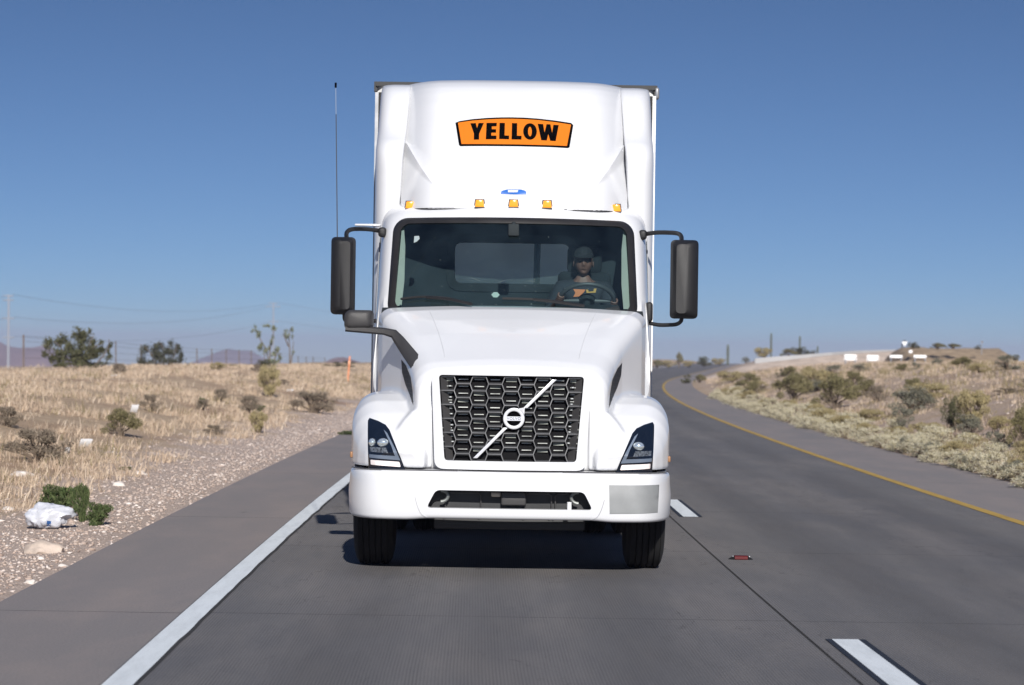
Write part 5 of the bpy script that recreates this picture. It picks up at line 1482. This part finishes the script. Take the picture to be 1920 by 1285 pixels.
# red lamp-like debris on the road
p = place(1389, 1056)
rd = MB().loft([[Vector((x, y, z)) for y, z in round_poly([(-.045, 0), (.045, 0), (.035, .032), (-.035, .032)], .01)] for x in (-.055, .055)])
o = rd.build('red_reflector', mat('red_plastic', (.07, .004, .006), .6, var=.2, spec=.2), None); o.location = (p.x, p.y, 0.001); tag(o, 'small dark red plastic reflector lying on the road', 'debris')
MB().loft([[Vector((x, y * f, z * f)) for y, z in ((-.045, 0), (.045, 0), (.035, .028), (-.035, .028))] for x, f in ((-.105, .15), (-.060, 1))]).loft([[Vector((x, y * f, z * f)) for y, z in ((-.045, 0), (.045, 0), (.035, .028), (-.035, .028))] for x, f in ((.060, 1), (.100, .15))]).build('reflector_end', BLK, o)
MB().box((.070, -.02, .026), (.008, .015, .008)).box((-.068, -.02, .027), (.005, .012, .008)).build('reflector_clip', SLV, o)

# orange marker stake
def stake():
    a = place(652, 716); s = a.y / F; t = at(656, 668, a.y) - a
    mb = MB(); R = []
    for k, w in ((-.1, 1.4), (.8, 1.6), (.97, 1.5), (1, .8)):
        c = t * k; R.append([c + Vector((p_ * w * s, q * w * s * .4, 0)) for p_, q in ((-1, -1), (1, -1), (1, 1), (-1, 1))])
    o = mb.loft(R).build('marker_stake', mat('orange_stake', (.56, .21, .10), .7), None); o.location = a
    tag(o, 'thin orange marker stake standing in the dry grass left of the trailer', 'stake')
    MB().loft([[t * k + Vector((p_ * 1.8 * s, q * 1.0 * s, 0)) for p_, q in ((-1, -1), (1, -1), (1, 1), (-1, 1))] for k in (.72, .80)]).build('reflective_band', mat('pale_orange', (.85, .42, .25), .5), o)
stake()

# ranch fence behind the left crest
STEEL = mat('weathered_post', (.13, .10, .09), .8, var=.3)
WIRE = mat('fence_wire', (.20, .20, .20), .5, metal=.5)
def fence():
    spec = [(45, 628, 690, 150), (218, 640, 690, 172), (265, 646, 690, 185), (370, 653, 694, 200), (398, 654, 694, 206), (425, 655, 694, 212), (449, 656, 694, 219), (472, 657, 694, 226), (497, 660, 694, 234), (525, 662, 692, 243), (545, 664, 692, 250), (560, 668, 692, 258), (575, 669, 690, 268), (588, 669, 690, 278), (610, 671, 690, 292)]
    b0 = far_at(300, 694, 190); o = empty('wire_fence', b0); tag(o, 'ranch wire fence with slim dark posts behind the left crest', 'fence')
    tops = []
    for u, vt, vb, Y in spec:
        a = at(u, vb, Y); t = at(u - 1, vt, Y); r = .045 if Y > 160 else .06
        MB().tube([a - b0 - Vector((0, 0, 1)), t - b0], r, 6).build('post', STEEL, o); tops.append((a, t))
    for k in (.30, .55, .80, .96): MB().tube([a.lerp(t, k) - b0 for a, t in tops], .012, 4).build('wire', WIRE, o)
fence()

# pylons and lines far left
PYL = mat('galvanised_steel', (.30, .32, .36), .6, metal=.3)
def pylon(u, vt, vb, Y, arms, lb, r):
    a = at(u, vb, Y); t = at(u + .8, vt, Y); o = empty('power_pole', a); tag(o, lb, 'power pole', 'power poles far behind the left bank')
    MB().tube([Vector((0, 0, -3)), (t - a)], [r, r * .6], 8).build('pole', PYL, o); pts = []
    for v, hw in arms:
        c = at(u + .5, v, Y) - a; w = hw * Y / F
        MB().tube([c - Vector((w, 0, 0)), c + Vector((w, 0, 0))], r * .45, 6).build('crossarm', PYL, o)
        pts += [a + c - Vector((w * .9, 0, .3)), a + c + Vector((w * .9, 0, .3))]
    return pts
pA = pylon(15.5, 553, 690, 620, [(555, 9), (563, 10), (597, 11), (633, 10)], 'tall grey power pole with four crossarms at the left frame', .36)
pB = pylon(512, 568, 692, 950, [(569, 8), (575, 14), (603, 9)], 'faint distant power pole behind the airy pale tree', .36)
pC_ = [at(980, 610 + 12 * k, 1300) for k in range(4)]; pZ = [at(-260, 540 + 20 * k, 420) for k in range(4)]
LINE = mat('power_cable', (.24, .27, .32), .6)
def cable(a, b, sag, lb):
    P = [a.lerp(b, t / 14) - Vector((0, 0, sag * 4 * (t / 14) * (1 - t / 14))) for t in range(15)]
    c = P[0]; o = MB().tube([p - c for p in P], .055, 4).build('power_line', LINE, None); o.location = c
    tag(o, lb, 'power line', 'power lines across the left sky')
for i, lb in ((1, 'uppermost power line between the two power poles'), (5, 'middle power line between the two power poles'), (7, 'lowest power line between the two power poles')):
    cable(pA[i], pB[{1: 0, 5: 2, 7: 4}[i]], 3.5, lb)
cable(pB[1], pC_[0], 3, 'upper power line running from the distant pole behind the truck')
cable(pB[5], pC_[2], 3, 'lower power line running from the distant pole behind the truck')
for i, k, lb in ((0, 0, 'upper power line leaving the tall pole through the left frame'), (4, 1, 'lower power line leaving the tall pole through the left frame')): cable(pA[i], pZ[k], 1, lb)

# distant hills
def ridge(name, prof, Y, m, depth=500):
    """prof: skyline pixels; gets real depth behind and a sloping front"""
    n = len(prof); V = []; Fc = []
    tops = [at(u, v, Y) for u, v in prof]; zb = -40; rows = 14
    for r_ in range(rows):
        t = r_ / (rows - 1)
        for i, p in enumerate(tops):
            f = math.sin(math.pi * t) ** .9; q = .10 * noise.noise((p.x * .004, t * 5, Y)) * math.sin(math.pi * t * 2) + .05 * noise.noise((p.x * .02, t * 12, Y)) * math.sin(math.pi * t * 2)
            V.append((p.x * (1 + (t - .5) * depth / Y), Y + (t - .5) * depth, zb + (p.z - zb) * max(0, f + q if 0 < t < .49 else f)))
    for r_ in range(rows - 1):
        for i in range(n - 1): Fc.append((r_ * n + i, r_ * n + i + 1, (r_ + 1) * n + i + 1, (r_ + 1) * n + i))
    o = mesh_obj(name, V, Fc, m, None, True, 60); o['kind'] = 'structure'; return o
def fine_prof(pts, k=8, j=.8):
    out = [Vector((a, b, 0)) for a, b in pts]; P = smooth_path(out, k); return [(p.x, p.y + j * noise.noise((p.x * .09, 0, 3))) for p in P]
H1 = mat('red_brown_hill', (.19, .115, .10), .95, var=.25, scale=.02); H2 = mat('blue_brown_hill', (.17, .13, .13), .95, var=.2, scale=.02)
ridge('hills', fine_prof([(-240, 660), (-120, 634), (-40, 632), (0, 641), (14, 648), (40, 652), (70, 650), (90, 646), (110, 660), (150, 676), (230, 690)]), 2600, H1, 700)
ridge('hills', fine_prof([(340, 692), (372, 674), (398, 664), (416, 657), (430, 654), (446, 657), (470, 658), (492, 670), (520, 678), (570, 688), (600, 692)]), 3400, H2, 700)
ridge('hills', fine_prof([(560, 694), (600, 682), (624, 672), (645, 670), (672, 678), (690, 684), (760, 694)]), 1500, H1, 300)

# ------------------------------------------------------------------ right skyline: wall, road works barricades, signs
CONC = mat('pale_concrete', (.30, .298, .30), .8, var=.08, scale=.6)
def wall():
    P = [(1415, 682, 672.5, 165), (1440, 679, 670, 165), (1480, 674.5, 667.3, 165), (1520, 670, 664, 165), (1560, 666, 661, 166), (1600, 663, 658, 168), (1650, 660, 656.5, 170), (1700, 657.5, 655.5, 172)]
    c = at(1480, 674, 196); R = []
    for u, vb, vt, Y in P:
        b = at(u, vb, Y) - c; t = at(u, vt, Y) - c
        R.append([b + Vector((0, -.25, -.3)), b + Vector((0, .35, -.3)), t + Vector((0, .18, 0)), t + Vector((0, -.08, 0)), b.lerp(t, .45) + Vector((0, -.12, 0))])
    R3 = []
    for u, vb, vt, Y in P:
        b = at(u, vb, Y); R3.append([b + Vector((0, -9, -2.2)), b + Vector((0, -4, -.75)), b + Vector((0, -1.2, -.10)), b + Vector((0, -.3, .0)), b + Vector((0, 3, .0)), b + Vector((0, 9, -2.2))])
    R3.insert(0, [p + Vector((-5, 0, -1.6)) for p in R3[0]])
    e = MB().loft(R3).build('embankment', mat('pale_dirt', (.45, .365, .30), .95, var=.22, scale=1.2, bump=.8, bscale=9), None); e['kind'] = 'structure'
    o = MB().loft(R).build('concrete_barrier', CONC, None, False); o.location = c
    tag(o, 'long low white concrete barrier curving along the right skyline', 'barrier')
wall()
BW = mat('barricade_white', (.80, .80, .80), .5, var=.04)
for i, (u0, u1, vt, vb, lb) in enumerate([(1583, 1606, 665, 676, 'leftmost white road barricade on the right bank'), (1625, 1647.5, 666, 676, 'second white road barricade from the left'), (1668, 1692, 666, 671.5, 'third white road barricade, half hidden by the bank'), (1713, 1737, 666, 671.5, 'rightmost white road barricade, half hidden by the bank')]):
    Y = 150; c = at((u0 + u1) / 2, vb, Y); o = empty('road_barricade', c); tag(o, lb, 'barricade', 'white road barricades in a row')
    s = Y / F; w = (u1 - u0) * s; ht = (vb - vt) * s
    for k in range(2 if ht > .25 else 1):
        b_ = MB().box((0, 0, ht - .09 - .18 * k), (w, .035, .165)).build('rail', BW, o); bevel(b_, .006)
    for q in (-1, 1): MB().tube([(q * w * .4, -.25, -.5), (q * w * .4, .02, ht - .05), (q * w * .4, .03, ht - .05), (q * w * .4, .27, -.5)], .02, 6).build('leg', PYL, o)
def sign_yield():
    Y = 160; b = at(1696, 656, Y); o = empty('yield_sign', b); tag(o, 'white downward triangle sign seen from far on the right skyline', 'road sign'); s = Y / F
    MB().tube([(0, .03, -1.2), (0, .03, .5)], .022, 8).build('post', PYL, o)
    T = [Vector((-5.6 * s, 0, 15 * s)), Vector((5.6 * s, 0, 15 * s)), Vector((0, 0, 6.5 * s))]
    R = round_poly([(t.x, t.z) for t in T], .03); MB().loft([[Vector((x, y, z)) for x, z in R] for y in (-.01, .01)]).build('sign_face', BW, o)
    MB().box((0, .03, 16.6 * s), (7 * s, .05, 1.8 * s)).build('sign_cap', DRK, o)
    MB().box((-4.3 * s, .1, 6 * s), (2.2 * s, .06, 10 * s)).build('sign_back', DRK, o)
sign_yield()
b = at(1707, 662.5, 145); s = 145 / F
o = empty('utility_box', b); tag(o, 'small white utility box on the right bank under the triangular sign', 'utility box')
bx = MB().box((0, 0, 2.8 * s), (6.5 * s, 6 * s, 5.6 * s)).build('box_body', BW, o); bevel(bx, .02)
MB().box((0, 0, 5.75 * s), (7.2 * s, 6.6 * s, .4 * s)).build('box_lid', PYL, o)
b = at(1841, 655, 152); s = 152 / F
o = empty('round_sign', b); tag(o, 'small grey sign on a thin post at the mound of the right skyline', 'road sign')
MB().tube([(0, .02, -1.2), (0, .02, 12 * s)], .018, 6).build('post', PYL, o)
MB().loft([[Vector((2.6 * s * math.cos(a), y, 13.5 * s + 2.6 * s * math.sin(a))) for a in [math.pi / 4 + 2 * math.pi * k / 4 for k in range(4)]] for y in (-.01, .01)]).build('sign_face', mat('sign_grey', (.14, .13, .14), .6), o)
MB().tube([at(1741, 654, 152) - b, at(1741, 640, 152) - b], .012, 5).build('second_post', PYL, o) if False else None
# earth mound on the right skyline
def mound(u0, u1, vt, vb, Y, m):
    a, b = at(u0, vb, Y), at(u1, vb, Y); top = at((u0 + u1) / 2, vt, Y).z; base = min(a.z, b.z) - 1.6; n = 28; V = []; Fc = []
    for i in range(n):
        for j in range(12):
            t = i / (n - 1); q = j / 11; x = lerp(a.x, b.x, t); y = Y - 9 + 18 * q
            e = min(1, math.sin(math.pi * t) * 2.6) ** .8 * math.sin(math.pi * q) ** .7
            V.append((x, y, base + (top - base) * e * (1 + .06 * noise.noise((x * .9, y * .5, 0)))))
    for i in range(n - 1):
        for j in range(11): Fc.append((i * 12 + j, i * 12 + j + 1, (i + 1) * 12 + j + 1, (i + 1) * 12 + j))
    o = mesh_obj('earth_mound', V, Fc, m, None); o['kind'] = 'structure'
mound(1655, 1905, 653.5, 668, 156, mat('mound_earth', (.27, .20, .13), .95, var=.35, scale=2, bump=.8, bscale=12))
# pale kerb along the far rim of the road
KB = MB(); R = []
for k in range(26):
    Y = 215 + 12 * k; x = L_EDGE + curve(Y) - .1
    R.append([Vector((x, Y, 0)), Vector((x - .3, Y, 0)), Vector((x - .3, Y, .14)), Vector((x, Y, .14))])
kb = KB.loft(R).build('kerb', CONC, None, False); kb['kind'] = 'structure'

# ------------------------------------------------------------------ the air of the far distance
hz = MB().box((0, 2000, -9), (5600, 4700, 70)).build('haze', None, None, False)
hz['kind'] = 'stuff'
hm_ = bpy.data.materials.new('haze'); hm_.use_nodes = True; ht = hm_.node_tree
ht.nodes.remove(ht.nodes['Principled BSDF'])
pv = ht.nodes.new('ShaderNodeVolumePrincipled'); pv.inputs['Color'].default_value = (.76, .77, 1.0, 1); pv.inputs['Density'].default_value = .00028; pv.inputs['Anisotropy'].default_value = 0.1
ht.links.new(pv.outputs[0], ht.nodes['Material Output'].inputs['Volume'])
hz.data.materials.append(hm_)
